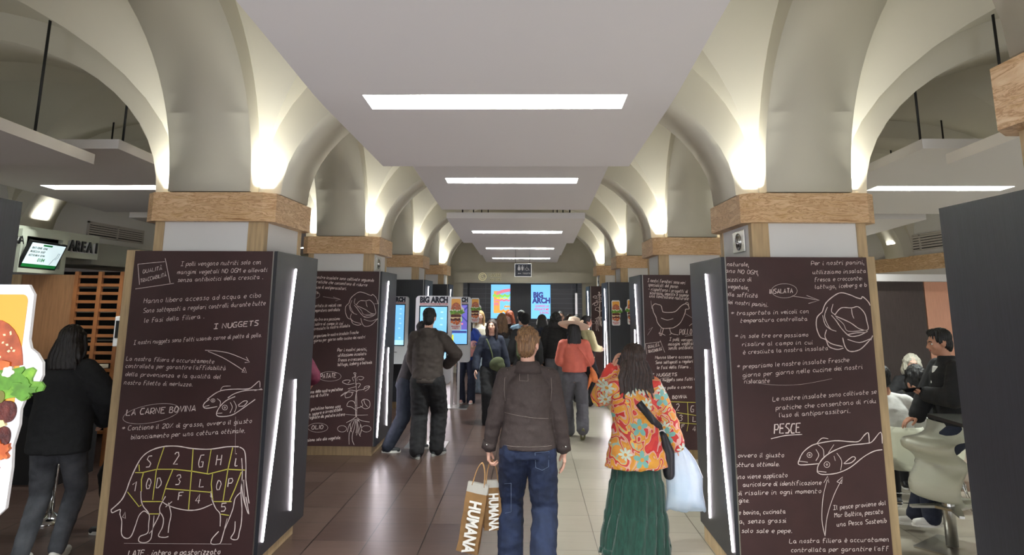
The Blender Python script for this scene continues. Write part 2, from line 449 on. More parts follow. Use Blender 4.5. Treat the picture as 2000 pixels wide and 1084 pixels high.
for k in range(-1, 6):
    yc = PY0 + BAY * k
    for (c, ao, ai, bi) in ((NC, NA, NA - .18, 1.14), (LC, LA, LA - .19, 1.36), (RC, RA, RA - .19, 1.36)):
        if k == 5 : continue
        tn += 1
        struct(obj('trim_%d' % tn, ring_bm(c, ao, VB, ai, bi, 'y', yc - .33, yc + .33), plaster))
    if k < 5:
        for (x0, x1) in RIBX:
            tn += 1
            struct(obj('trim_%d' % tn, ring_bm(yc + BAY / 2, 1.545, VB, 1.375, 1.36, 'x', x0, x1), plaster))
    for (x0, x1) in RIBX:
        tn += 1
        b2 = bmesh.new(); box(b2, x0 + .006, x1 - .006, yc - .335, yc + .335, SPR, 4.4)
        if k < 5: struct(obj('trim_%d' % tn, b2, plaster))
        else: b2.free()
# outer shell
roof = bmesh.new(); box(roof, -8.2, 7.4, -4.2, 21, 4.6, 4.75); struct(obj('ceiling', roof, plaster))
struct(obj('wall_right', B(7.1, 7.4, -4.2, 21, 0, 4.6), plaster_w))
struct(obj('wall_left', B(-8.2, -7.05, -4.2, 21, 2.2, 4.6), plaster_w))
struct(obj('wall_left', B(-8.2, -8.0, -4.2, 21, 0, 2.2), wallgrey))
# end wall with the black tiled niche
NI0, NI1 = -1.78, 1.44
YE = 18.75
bm = bmesh.new(); box(bm, -8.0, NI0, YE, YE + .4, 0, 4.6); box(bm, NI1, 7.1, YE, YE + .4, 0, 4.6); box(bm, NI0, NI1, YE, YE + .4, 2.36, 4.6)
struct(obj('wall_back', bm, wallgrey))
# fascia beam across the end
bm = bmesh.new(); box(bm, -2.02, 1.68, YE - .14, YE, 2.36, 2.64); struct(obj('trim_90', bm, wallgrey))
# black tiles
def m_blacktile():
    m = mat('black_tile', (26, 27, 31), 0.3)
    nt = m.node_tree; b = nt.nodes['Principled BSDF']
    tc = nt.nodes.new('ShaderNodeTexCoord'); mp = nt.nodes.new('ShaderNodeMapping'); mp.inputs['Rotation'].default_value = (PI / 2, 0, 0)
    nt.links.new(tc.outputs['Object'], mp.inputs[0])
    br = nt.nodes.new('ShaderNodeTexBrick'); br.offset = 0.0; br.inputs['Scale'].default_value = 1.0
    br.inputs['Brick Width'].default_value = 0.6; br.inputs['Row Height'].default_value = 0.13; br.inputs['Mortar Size'].default_value = 0.006
    br.inputs['Color1'].default_value = lin((30, 31, 35)); br.inputs['Color2'].default_value = lin((36, 37, 42)); br.inputs['Mortar'].default_value = lin((78, 80, 84))
    nt.links.new(mp.outputs[0], br.inputs[0]); nt.links.new(br.outputs['Color'], b.inputs['Base Color'])
    return m
btile = m_blacktile()
bm = bmesh.new(); box(bm, NI0 - .1, NI1 + .1, YE + .6, YE + .8, 0, 2.5); box(bm, NI0 - .06, NI0 + .12, YE + .02, YE + .6, 0, 2.36); box(bm, NI1 - .12, NI1 + .06, YE + .02, YE + .6, 0, 2.36); box(bm, NI0, NI1, YE + .4, YE + .6, 2.36, 2.5)
struct(obj('wall_niche', bm, btile))
t = thing('wall_cladding', 'smooth black middle panel between the two blue menu screens on the end wall', 'wall panel', (0, YE + .565, 0))
obj('panel', B(-.5, .05, -.03, .03, 0, 2.35), black_lam, t)
t = thing('corner_guard', 'bright vertical metal strip at the right edge of the black tiled niche', 'metal strip', (NI1 - .16, YE + .05, 0))
obj('strip', B(-.03, .03, -.03, .0, 0, 2.1), steel, t)

# back of the hall (behind the camera) left open to let world light in as fill; side jambs only
struct(obj('wall_front', B(-8.2, -4.5, -4.4, -4.2, 0, 4.6), plaster_w)); struct(obj('wall_front', B(4.2, 7.4, -4.4, -4.2, 0, 4.6), plaster_w))

# stone friezes of the side wall on the right, white strip below
bm = bmesh.new(); box(bm, 7.0, 7.1, 9, 18.7, 2.48, 2.74); struct(obj('trim_91', bm, stone))
bm = bmesh.new(); box(bm, 7.02, 7.1, 9, 18.7, 2.36, 2.48); struct(obj('trim_92', bm, panel_w))
bm = bmesh.new(); box(bm, 6.9, 7.1, -1, 9, 2.48, 2.74); struct(obj('trim_93', bm, stone))

# ------------------------------------------------------------------ pillars
ZB, ZT = 0.12, 2.27
def pillar(yc, side, boards, label, plaque, yend=.5):
    """side -1 left row, +1 right row"""
    xc = PXL if side < 0 else PXR
    s = -side                                    # direction of the aisle
    t = thing('pillar', label, 'pillar', (xc, yc, 0), 0, None)
    sh = obj('shaft', B(-.42, .42, -.42, .42, .1, 2.51), plaster_w, t)
    for sx in (-1, 1):
        for sy in (-1, 1):
            bm = bmesh.new()
            w = .13 if sx == s else .07
            xa, xb = sorted((sx * .43, sx * (.43 - w)))
            ya, yb = sorted((sy * .43, sy * .36)); box(bm, xa, xb, ya, yb, 2.1, 2.505)
            obj('corner_strip', bm, oak, t)
    bm = bmesh.new(); c = .08; q = .505
    pts = [(-q + c, -q), (q - c, -q), (q, -q + c), (q, q - c), (q - c, q), (-q + c, q), (-q, q - c), (-q, -q + c)]
    v0 = [bm.verts.new((x, y, 2.5)) for x, y in pts]; v1 = [bm.verts.new((x, y, 2.722)) for x, y in pts]
    for i in range(8): bm.faces.new((v0[i], v0[(i + 1) % 8], v1[(i + 1) % 8], v1[i]))
    bm.faces.new(v0[::-1]); bm.faces.new(v1)
    obj('capital', bm, stone, t)
    # casing, shifted towards the aisle
    xi = s * .0
    if side < 0: xa, xb = -1.9 - 1.095 - xc, -1.9 - xc      # board span on the left row
    else: xa, xb = 1.43 - xc, 2.5 - xc
    zt = ZT if side < 0 else ZT - .03
    oak_x = (xa - .1, xa) if side < 0 else (xb, xb + .09)
    obj('plinth', B(xa + .01, xb - .06, -.44, .43, 0, ZB), oak, t)
    obj('side_board', B(oak_x[0], oak_x[1], -.44, .46, .02, zt + .01), oak, t)
    ax = (xb - .03, xb) if side < 0 else (xa, xa + .03)
    if side < 0: fx = (xa, xb - .03)
    else: fx = (xa + .03, xb)
    fm = burg if boards else black_lam
    fp = obj('chalk_board' if boards else 'front_panel', B(fx[0], fx[1], -.5, -.46, ZB, zt), fm, t)
    obj('rear_panel', B(fx[0], fx[1], .44, yend, ZB, zt), black_lam, t)
    ap = obj('aisle_panel', B(ax[0], ax[1], -.5, yend, ZB, zt), black_lam, t)
    ap['label'] = 'near-black ribbed laminate panel facing the aisle'
    # thin aluminium edge between board and dark panel
    ex = ax[0] if side < 0 else ax[1]
    obj('edge_trim', B(ex - .004, ex + .004, -.504, -.5, ZB, zt), steel, t)
    # two slanting light strips
    X = xb if side < 0 else xa
    zz = ((-.07, 2.155, -.42, .21), (.09, 1.27, .155, .26)) if side < 0 else ((-.035, 2.13, -.43, .19), (.08, 1.53, .185, .235))
    for (ya, za, yb, zb) in zz:
        bm = bmesh.new()
        d = Vector((0, yb - ya, zb - za)).normalized(); n = Vector((0, d.z, -d.y)) * .0062
        a, b = Vector((0, ya, za)), Vector((0, yb, zb)); xo = s * .006
        vs = [bm.verts.new((X + dx, p.y + m_.y, p.z + m_.z)) for dx in (0, xo) for p, m_ in ((a, n), (a, -n), (b, -n), (b, n))]
        for qd in ((3, 2, 1, 0), (4, 5, 6, 7), (0, 1, 5, 4), (1, 2, 6, 5), (2, 3, 7, 6), (3, 0, 4, 7)): bm.faces.new([vs[i] for i in qd])
        obj('light_strip', bm, led, t)
    if plaque:
        px = .421 if s > 0 else -.421
        bm = bmesh.new(); box(bm, *sorted((px, px + s * .012)), -.25, .05, 2.3, 2.47, bev=0.003)
        pl = obj('emblem_plate', bm, steel, t); pl['label'] = 'square silver emblem plate'
        bm = bmesh.new(); xx = px + s * .014
        tube(bm, [(xx, -.1 + .065 * math.cos(a), 2.385 + .065 * math.sin(a)) for a in [i * PI / 8 for i in range(17)]], .005, 6)
        for yy in (-.125, -.075): tube(bm, [(xx, yy, 2.34), (xx, yy, 2.43)], .008, 6)
        tube(bm, [(xx, -.125, 2.385), (xx, -.075, 2.385)], .008, 6)
        obj('emblem', bm, chrome, pl)
    return t, fp, (xc + fx[0], xc + fx[1], ZB, zt)
PIL = {}
names = {(-1, 0): 'near-left pillar cut by the left edge of the photo, black laminate side panel',
         (1, 0): 'nearest pillar on the right, huge dark panel and stone capital cut by photo edge',
         (-1, 1): 'left foreground pillar with a burgundy chalkboard showing a cow butchery diagram',
         (1, 1): 'right foreground pillar with a burgundy chalkboard of a lettuce and two fish',
         (-1, 2): 'left pillar behind the hooded man, chalkboard with a lettuce and a potato plant',
         (1, 2): 'right pillar behind the woman in the flowered shirt, chalkboard with a chicken',
         (-1, 3): 'left pillar behind the self-order screens, plain black casing',
         (1, 3): 'right pillar with two burger signs on its black casing',
         (-1, 4): 'farthest left pillar in front of the toilets end wall, plain black casing',
         (1, 4): 'farthest right pillar with a small chalkboard plant drawing'}
for k in range(5):
    for sd in (-1, 1):
        bd = (k in (1, 2)) or (k == 4 and sd > 0)
        PIL[(sd, k)] = pillar(PY0 + BAY * k, sd, bd, names[(sd, k)], (sd, k) in ((1, 1), (-1, 2), (1, 4)), .595 if (sd, k) == (-1, 0) else .5)

# ------------------------------------------------------------------ hanging ceiling panels with light slots
slot_e = mat('slot_lamp', (238, 255, 240), 0.5, emit=3.0)
slot_in = mat('slot_white', (196, 208, 198), 0.6)
def ceiling_panel(label, xc, w, ya, yb, za, zb, group, watt, outline=None):
    """bottom goes from za (near edge) to zb (far edge)"""
    t = thing('ceiling_panel', label, 'ceiling panel', (xc, (ya + yb) / 2, (za + zb) / 2), 0, group)
    O = Vector((xc, (ya + yb) / 2, (za + zb) / 2))
    L_ = yb - ya; th = .085; sw, sl = .73, .125           # half slot size
    yl = .0
    n = 8
    ys = [ya + L_ * i / n for i in range(n + 1)]
    ym0, ym1 = (ya + yb) / 2 - sl + yl, (ya + yb) / 2 + sl + yl
    ys = sorted(set([y for y in ys if not (ym0 - .1 < y < ym1 + .1)] + [ym0, ym1]))
    def zf(y):
        if outline:
            for (a, b, *_), (c, d, *_) in zip(outline, outline[1:]):
                if a <= y <= c + 1e-6: return b + (d - b) * (y - a) / (c - a)
            return outline[-1][1] if y > outline[-1][0] else outline[0][1]
        return za + (zb - za) * (y - ya) / L_
    bm = bmesh.new(); rows = []
    for y in ys:
        z = zf(y); r = []
        for dz in (0, th):
            for x in (-w / 2, -sw, sw, w / 2): r.append(bm.verts.new((x, y - O.y, z + dz - O.z)))
        rows.append(r)
    for i in range(len(ys) - 1):
        a, b = rows[i], rows[i + 1]; hole = abs(ys[i] - ym0) < 1e-6
        for lv in (0, 4):
            for j in range(3):
                if hole and j == 1: continue
                bm.faces.new((a[lv + j], a[lv + j + 1], b[lv + j + 1], b[lv + j]))
        bm.faces.new((a[0], a[4], b[4], b[0])); bm.faces.new((a[3], a[7], b[7], b[3]))
        if hole:
            bm.faces.new((a[1], a[5], b[5], b[1])); bm.faces.new((a[2], a[6], b[6], b[2]))
            bm.faces.new((a[1], a[2], a[6], a[5])); bm.faces.new((b[1], b[2], b[6], b[5]))
    for r in (rows[0], rows[-1]):
        for j in range(3): bm.faces.new((r[j], r[j + 1], r[4 + j + 1], r[4 + j]))
    obj('panel', bm, panel_w, t)
    # lamp box over the slot
    zc = zf((ya + yb) / 2) - O.z
    bm = bmesh.new()
    h0, h1 = th, th + .16
    x0, x1, y0, y1 = -sw - .004, sw + .004, ym0 - O.y - .004, ym1 - O.y + .004
    for (a, b, c, d, e, f) in ((x0 - .01, x0, y0, y1, h0, h1), (x1, x1 + .01, y0, y1, h0, h1), (x0, x1, y0 - .01, y0, h0, h1), (x0, x1, y1, y1 + .01, h0, h1), (x0, x1, y0, y1, h1, h1 + .01)):
        box(bm, a, b, c, d, zc + e, zc + f)
    lb = obj('lamp_box', bm, slot_in, t)
    for xx in (-.38, .38):
        bm = bmesh.new(); tube(bm, [(xx - .22, 0, zc + h1 - .03), (xx + .22, 0, zc + h1 - .03)], .013, 8); obj('lamp_tube', bm, slot_e, lb)
    for sx in (-.8, .8):
        for f_ in (.12, .88):
            yy = ya + L_ * f_
            bm = bmesh.new()
            tube(bm, [(sx * w / 2, yy - O.y, zf(yy) + th - O.z), (sx * w / 2, yy - O.y, (4.3 if abs(xc) > 1 else 4.1) - O.z)], .011, 6)
            obj('hanging_rod', bm, blackm, t)
    for xx in (-.38, .38): area('slot_light', (xc + xx, (ya + yb) / 2, O.z + zc + h1 - .05), (0, 0, 0), .42, .05, watt / 2, (0.95, 1.0, 0.96))
    return t
XS = -.19
out1 = [(2.02, 3.14), (2.57, 3.11), (3.7, 3.02), (5.45, 2.985)]
ceiling_panel('nearest big white ceiling panel over the aisle with one wide light slot', XS, 2.0, 2.02, 5.45, 3.14, 2.985, 'white panels hung over the central aisle', SLOTL, out1)
ceiling_panel('second white ceiling panel over the aisle, hung a little higher', XS, 2.0, 5.75, 9.25, 3.32, 3.125, 'white panels hung over the central aisle', SLOTL)
ceiling_panel('third white ceiling panel over the aisle, its thick beige front edge showing', XS, 2.0, 9.8, 12.45, 3.07, 2.93, 'white panels hung over the central aisle', SLOTL)
ceiling_panel('fourth white ceiling panel over the aisle, mostly hidden behind the third', XS, 1.9, 13.3, 16.2, 3.05, 2.95, 'white panels hung over the central aisle', SLOTL)
ceiling_panel('farthest ceiling panel over the aisle, above the toilets sign', XS, 1.9, 16.6, 18.4, 3.0, 2.9, 'white panels hung over the central aisle', SLOTL * .6)
pos = ['nearest', 'second', 'third', 'fourth']
for i, (ya, yb, za, zb) in enumerate(((2.05, 5.45, 3.12, 3.0), (5.75, 9.25, 3.2, 3.08), (9.8, 12.5, 3.07, 2.96), (13.3, 16.3, 3.05, 2.95))):
    ceiling_panel('%s white panel hung on rods over the left side aisle' % pos[i], -4.72, 2.25, ya, yb, za, zb, 'white panels hung over the left side aisle', SLOTL * .32)
    ceiling_panel('%s white panel hung on rods over the right seating area' % pos[i], 4.5, 2.3, ya, yb, za, zb, 'white panels hung over the right seating area', SLOTL * .9)
# ------------------------------------------------------------------ chalk drawings on the boards
def inv_of(o): 
    bpy.context.view_layer.update(); return o.matrix_world.inverted()
def board(key):
    t, fp, (x0, x1, z0, z1) = PIL[key]; return fp, Board(t.location.y - .5015, x0, x1, z0, z1)
# ---- left foreground pillar
fp, b = board((-1, 1))
b.o = (200, 480, 3.614)
b.text('QUALITÀ', 285, 195, 425, 168, 26); b.text('TRACCIABILITÀ', 268, 260, 455, 214, 24)
for q in ([(250, 130), (440, 112)], [(250, 130), (262, 275)], [(443, 88), (478, 262)], [(232, 305), (505, 265)]): b.line(q, .004, sm=False)
b.text('I polli vengono nutriti solo con', 552, 143, 1125, 128, 30); b.text('mangimi vegetali NO OGM e allevati', 528, 200, 1170, 182, 28)
b.text('senza antibiotici della crescita .', 530, 255, 1140, 232, 28)
b.text('Hanno libero accesso ad acqua e cibo', 290, 404, 1125, 362, 32); b.text('Sono sottoposti a regolari controlli durante tutte', 288, 472, 1155, 417, 30)
b.text('le fasi della filiera .', 295, 542, 725, 510, 30); b.text('I NUGGETS', 785, 588, 1108, 560, 34, .006)
b.text('I nostri nuggets sono fatti usando carne di petto di pollo.', 220, 697, 1128, 642, 28)
b.line([(725, 738), (800, 742), (900, 760), (1030, 812)]); b.line([(1015, 785), (1038, 822), (1005, 825)], sm=False)
b.line([(745, 745), (850, 790), (950, 850), (1005, 888)]); b.line([(1003, 858), (1018, 897), (985, 892), (1003, 858)], sm=False)
b.text('La nostra filiera è accuratamente', 168, 808, 790, 830, 28); b.text("controllata per garantire l'affidabilità", 162, 860, 875, 877, 28)
b.text('della provenienza e la qualità del', 162, 918, 838, 938, 28); b.text('nostro filetto di merluzzo.', 152, 977, 640, 992, 28)
# fish
b.line([(740, 1084), (800, 1040), (850, 1020), (930, 1012), (1030, 1010), (1070, 985), (1108, 955), (1112, 1000)], .006)
b.line([(830, 1030), (850, 995), (905, 990)], .004); b.line([(885, 1075), (930, 1045), (1010, 1022), (1130, 1015)], .006)
b.o = (200, 780, 3.567)
b.line([(745, 0), (712, 25), (703, 52), (730, 62), (800, 50)], .006); b.ell((770, 8), 14, 12); b.ell((770, 8), 4, 4)
b.line([(703, 52), (745, 42)], .004); b.line([(800, -5), (822, 15), (818, 45)], .004)
b.line([(925, -20), (860, 10), (812, 60), (795, 108), (830, 120), (900, 110), (960, 75), (1065, 0)], .006)
b.line([(800, 98), (835, 95)], .004); b.ell((853, 57), 18, 17); b.ell((853, 57), 5, 5); b.line([(890, 20), (905, 55), (888, 95)], .004); b.line([(915, 10), (933, 50), (920, 90)], .004)
b.line([(945, 42), (985, 12), (1010, 15), (985, 45), (948, 48)], .005)
b.line([(1060, -60), (1110, -75)], .005)
b.text('LA CARNE BOVINA', 165, 112, 655, 80, 40, .006); b.ell((340, 100), 200, 62, .002, tilt=-.18)
b.text('* Contiene il 20% di grasso, ovvero il giusto', 135, 218, 1045, 163, 30); b.text('bilanciamento per una cottura ottimale.', 198, 277, 1000, 230, 30)
# cow
b.line([(60, 770), (130, 705), (165, 640), (190, 570), (225, 490), (270, 410), (330, 360), (420, 330), (520, 326), (630, 343), (750, 347), (870, 330), (950, 330)], .0075)
b.line([(955, 332), (990, 360), (1000, 450), (1000, 560), (1015, 680), (1022, 725)], .0065); b.line([(970, 410), (975, 500), (972, 620), (990, 720), (1020, 800), (1000, 680)], .006)
b.line([(985, 560), (990, 690), (1005, 760)], .004)
b.line([(60, 770), (68, 790), (95, 778), (125, 768), (122, 800), (135, 850), (132, 930), (150, 962), (180, 968), (205, 945), (230, 880), (255, 810), (290, 778), (320, 798)], .0065)
b.line([(140, 820), (158, 785), (160, 830), (140, 820)], .004, sm=False)
b.line([(268, 640), (270, 700), (285, 745), (325, 800), (322, 870), (315, 930), (262, 955), (255, 990), (300, 998), (338, 970), (350, 900), (385, 830), (400, 790), (400, 750), (440, 675)], .006)
b.line([(360, 810), (350, 900), (325, 935)], .004)
b.line([(405, 790), (425, 830), (418, 890), (390, 950), (430, 962), (460, 955)], .006); b.line([(460, 720), (478, 800), (465, 870), (458, 930)], .006)
b.line([(415, 710), (450, 735), (520, 760), (600, 773), (680, 765), (765, 730)], .0065); b.line([(440, 750), (485, 712)], .005)
b.line([(755, 640), (765, 700), (790, 760), (820, 800), (820, 885)], .006); b.line([(750, 670), (775, 710)], .004)
b.line([(960, 650), (925, 690), (910, 760), (880, 840), (850, 910), (825, 995), (800, 1008), (758, 1005), (765, 970), (810, 920)], .006); b.line([(870, 830), (850, 900)], .004)
b.line([(975, 560), (965, 640), (972, 760), (968, 860), (955, 920), (940, 975), (895, 968), (920, 920), (925, 850)], .006)
Y = 1
for q in ([(255, 455), (258, 500)], [(228, 510), (280, 510), (380, 487), (500, 487), (620, 500), (740, 520), (870, 487), (992, 493)], [(430, 333), (400, 420), (375, 500), (350, 700)], [(632, 345), (622, 500), (610, 640), (600, 772)],
          [(758, 348), (730, 515)], [(908, 335), (875, 485), (840, 710)], [(285, 515), (272, 560), (272, 640)], [(490, 490), (445, 600), (415, 700)], [(440, 622), (520, 628), (610, 635), (762, 648)], [(768, 520), (758, 590), (768, 690), (775, 712), (900, 712)], [(968, 505), (925, 620), (885, 710)],
          [(280, 712), (415, 712)], [(175, 645), (255, 748), (272, 735)], [(328, 798), (400, 798)], [(825, 800), (882, 808)]): b.line(q, .0065, Y, sm=False)
for ch, x, y, h in (('S', 305, 475, 75), ('2', 492, 455, 82), ('G', 665, 475, 82), ('H', 790, 460, 70), ('i', 922, 460, 90), ('1', 205, 640, 66), ('Q', 302, 622, 72), ('D', 375, 618, 68), ('3', 508, 595, 66), ('L', 672, 610, 56), ('O', 792, 632, 66), ('P', 872, 612, 56), ('F', 525, 700, 52), ('4', 645, 728, 64), ('5', 825, 780, 55)):
    b.text(ch, x, y, x + 42, y - 4, h, .0065)
b.text('LATE . intero e pastorizzato', 180, 1090, 825, 1078, 36, .005)
b.line([(150, 1003), (900, 1008)], .002); b.line([(928, 120), (925, 380)], .0015)
b.make(fp, [chalk_w, chalk_y], inv_of(fp))

def lettuce(b, cx, cy, s):
    """outline drawn from the right board, centre (975, 860) in its zoom frame"""
    f = lambda L: [((x - 985) * s + cx, (y - 860) * s + cy) for x, y in L]
    for L, w in (([(848, 795), (870, 740), (920, 695), (965, 675), (1020, 688), (1060, 705), (1090, 712), (1100, 700), (1140, 740), (1158, 800), (1190, 830), (1170, 880), (1165, 930), (1150, 970)], .0065),
                 ([(848, 795), (815, 830), (812, 890), (835, 950), (870, 968), (890, 1010), (940, 1028), (980, 1020)], .0065),
                 ([(850, 815), (865, 870), (895, 900), (935, 915)], .005), ([(880, 765), (862, 820), (885, 880), (905, 905)], .005), ([(915, 745), (905, 790), (925, 810)], .005),
                 ([(925, 815), (965, 770), (1030, 770), (1070, 762), (1110, 800), (1125, 850), (1132, 905), (1080, 900), (1020, 860), (930, 820)], .006),
                 ([(905, 815), (935, 850), (970, 900), (1020, 945), (1080, 940), (1130, 915)], .006), ([(935, 830), (980, 870), (1010, 915), (1120, 908)], .004),
                 ([(1030, 775), (1035, 810), (1045, 835)], .005), ([(1010, 935), (1060, 925), (1118, 922)], .005),
                 ([(875, 905), (865, 950), (900, 990), (975, 1010)], .006), ([(975, 955), (990, 1010), (1020, 1040), (1080, 1030), (1130, 985), (1158, 950)], .0065), ([(1005, 965), (1080, 985), (1150, 960)], .005), ([(1120, 800), (1160, 800)], .004)):
        b.line(f(L), w)
def two_fish(b, f):
    b.line(f([(588, 598), (610, 550), (650, 515), (690, 500), (780, 485), (860, 490), (905, 488), (935, 455), (955, 445), (960, 495)]), .006); b.line(f([(588, 598), (600, 612), (700, 605)]), .006); b.line(f([(592, 592), (638, 598)]), .004)
    b.ell(f([(647, 560)])[0], 13, 13); b.ell(f([(647, 560)])[0], 4, 4); b.line(f([(690, 505), (718, 530), (722, 570)]), .004); b.line(f([(680, 530), (695, 560), (680, 590)]), .004); b.line(f([(685, 500), (712, 472), (745, 475)]), .004)
    b.line(f([(688, 650), (692, 615), (725, 570), (780, 535), (850, 510), (940, 500), (975, 490), (1020, 440), (1028, 500)]), .006); b.line(f([(688, 650), (715, 662), (790, 655), (860, 625), (930, 570), (985, 540), (1028, 532)]), .006)
    b.line(f([(690, 645), (735, 650)]), .004); b.ell(f([(738, 610)])[0], 15, 15); b.ell(f([(738, 610)])[0], 4, 4); b.line(f([(790, 550), (815, 590), (810, 640)]), .004); b.line(f([(775, 565), (782, 590)]), .003)
    b.line(f([(826, 605), (870, 570), (888, 578), (865, 600), (830, 606)]), .005); b.line(f([(745, 550), (775, 505)]), .003)
# ---- right foreground pillar
fp, b = board((1, 1))
b.o = (1340, 360, 3.188)
for s, x0, y0, x1, y1 in (('naturale,', 255, 508, 395, 510), ('ano NO OGM,', 247, 548, 455, 562), ('pizzico di', 253, 605, 412, 603), ('vegetale,', 262, 645, 395, 657), ('ella sofficità', 252, 695, 450, 705), ('dei nostri panini.', 253, 742, 515, 762),
                          ('Per i nostri panini,', 778, 503, 1115, 495), ('utilizziamo insalata', 790, 558, 1125, 550), ('fresca e croccante:', 800, 605, 1100, 595), ('lattuga, iceberg e b', 805, 650, 1130, 635),
                          ('* trasportata in veicoli con', 280, 815, 770, 800), ('temperatura controllata', 340, 860, 760, 847), ('* in sole tre ore possiamo', 305, 957, 765, 947), ('risalire al campo in cui', 350, 1007, 795, 994), ('è cresciuta la nostra insalata', 355, 1057, 890, 1030)):
    b.text(s, x0, y0, x1, y1, 24)
b.text('INSALATA', 522, 682, 668, 674, 27, .005); b.ell((612, 663), 80, 44, .002); b.line([(660, 695), (745, 708), (830, 722)], .003); b.line([(750, 692), (830, 722), (762, 742)], .003, sm=False)
lettuce(b, 985, 860, 1.0)
b.o = (1340, 680, 2.683)
for s, x0, y0, x1, y1 in (('* prepariamo le nostre insalate fresche', 268, 108, 858, 70), ('giorno per giorno nelle cucine dei nostri', 298, 152, 930, 107), ('ristorante', 305, 185, 440, 180),
                          ('Le nostre insalate sono coltivate se', 455, 277, 1002, 237), ('pratiche che consentono di ridu', 470, 324, 1002, 285), ("l'uso di antiparassitari.", 488, 362, 865, 337),
                          ('ovvero il giusto', 272, 572, 518, 570), ('ottura ottimale.', 262, 622, 495, 617), ('ino viene applicato', 268, 685, 535, 675), ('auricolare di identificazione', 298, 725, 712, 714), ('di risalire in ogni momento', 270, 770, 712, 758), ('gine.', 278, 808, 335, 808),
                          ('e bovina, cucinata', 276, 872, 525, 865), ('a, senza grassi', 280, 918, 530, 912), ('solo sale e pepe.', 290, 967, 562, 967), ('Il pesce proviene dal', 772, 847, 1050, 820), ('Mar Baltico, pescato', 778, 887, 1035, 865), ('una Pesca Sostenib', 790, 934, 1055, 912),
                          ('La nostra filiera è accuratamen', 542, 1022, 1068, 1012), ("controllata per garantire l'aff", 550, 1068, 1068, 1060)):
    b.text(s, x0, y0, x1, y1, 22)
b.text('PESCE', 462, 448, 605, 442, 48, .008); b.line([(445, 475), (520, 458), (608, 452)], .005); b.line([(330, 175), (450, 192), (600, 190), (765, 160)], .0015)
two_fish(b, lambda L: L)
b.line([(728, 985), (712, 900), (718, 780), (740, 690)], .004); b.line([(722, 705), (742, 670), (748, 705)], .004, sm=False); b.line([(728, 985), (740, 880), (775, 770), (815, 690)], .004); b.line([(790, 700), (820, 675), (815, 710), (790, 700)], .004, sm=False)
b.make(fp, [chalk_w, chalk_y], inv_of(fp))
# ---- second pillars
def plant(b, f, w=.005):
    for L in ([(525, 700), (528, 600), (525, 500), (520, 400), (510, 330)], [(520, 700), (515, 560), (530, 470), (580, 455), (640, 430)], [(525, 640), (480, 610), (440, 600), (460, 560), (500, 560), (520, 600)], [(530, 620), (580, 600), (570, 560), (600, 540), (640, 560), (640, 610), (600, 625), (560, 600)],
              [(590, 545), (600, 580), (625, 610)], [(520, 470), (470, 460), (440, 480), (385, 515), (430, 480), (500, 480)], [(430, 530), (425, 500), (460, 475), (490, 490), (470, 520), (430, 530)], [(520, 430), (480, 440), (450, 450)], [(510, 400), (450, 410), (400, 390), (430, 372), (470, 375), (450, 400)],
              [(500, 380), (490, 350), (520, 340), (500, 310), (520, 310), (515, 330)], [(530, 380), (530, 350), (560, 340), (590, 350), (570, 370), (545, 365)], [(540, 440), (560, 410), (545, 400), (520, 410)], [(590, 460), (600, 430), (640, 425), (630, 450), (600, 470)],
              [(515, 700), (480, 725), (435, 748)], [(530, 705), (570, 730), (640, 742)], [(500, 720), (460, 770), (445, 830)], [(510, 720), (480, 800), (460, 850), (460, 940)], [(520, 720), (505, 800), (490, 850), (488, 900), (505, 945)], [(530, 720), (540, 800), (525, 860)], [(540, 720), (570, 790), (555, 860)], [(515, 715), (530, 780), (520, 840)],
              [(525, 715), (560, 760), (545, 830), (560, 870)], [(505, 715), (470, 760), (480, 830)]):
        b.line(f(L), w)
    b.ell(f([(398, 802)])[0], 40 * PS, 28 * PS, .004); b.ell(f([(612, 802)])[0], 42 * PS, 28 * PS, .004)
PS = 1.0
fp, b = board((-1, 2))
b.o = (580, 440, 4.518)
for s, x0, y0, x1, y1 in (('nostre insalate sono coltivate seguendo', 165, 468, 680, 498), ('pratiche che consentono di ridurre', 160, 508, 620, 540), ("l'uso di antiparassitari.", 158, 555, 440, 570), ('portata in veicoli con', 148, 722, 395, 715), ('temperatura controllata', 145, 765, 380, 755),
                          ('sole tre ore possiamo', 140, 845, 380, 835), ('risalire al campo in cui', 135, 885, 410, 875), ('è cresciuta la nostra insalata', 130, 928, 470, 895), ('prepariamo le nostre insalate fresche', 150, 990, 545, 955), ('giorno per giorno nelle cucine dei nostri', 150, 1030, 605, 995)):
    b.text(s, x0, y0, x1, y1, 26, .0055)
b.text('INSALATA', 90, 620, 190, 605, 24, .005); b.ell((150, 615), 52, 30, .003); b.line([(230, 630), (385, 655)], .003); b.line([(320, 632), (385, 655), (340, 668)], .003, sm=False)
lettuce(b, 572, 742, .83)
b.o = (580, 660, 4.518)
for s, x0, y0, x1, y1 in (('Per i nostri panini,', 358, 120, 620, 108), ('utilizziamo insalata', 362, 165, 615, 150), ('fresca e croccante:', 362, 208, 595, 195), ('lattuga, iceberg e batavia', 360, 248, 665, 225), ('una delle nostre patatine', 110, 490, 405, 462), ('uno di tutto', 105, 528, 280, 508), ('patatine hanno una', 125, 640, 390, 612), ('un sapore e irresistibile', 90, 690, 400, 640), ('tagliate da patate intere', 100, 715, 425, 685), ('usiamo solo olio vegetale.', 75, 915, 390, 890)):
    b.text(s, x0, y0, x1, y1, 26, .0055)
b.text('PATATE', 205, 358, 350, 348, 40, .008); b.ell((290, 340), 100, 42, .003); b.text('OLIO', 130, 808, 240, 800, 34, .007); b.ell((185, 792), 88, 40, .003)
b.line([(430, 675), (520, 682), (625, 680)], .003)
plant(b, lambda L: L)
b.make(fp, [chalk_w, chalk_y], inv_of(fp))
fp, b = board((1, 2))
b.o = (1140, 440, 4.17)
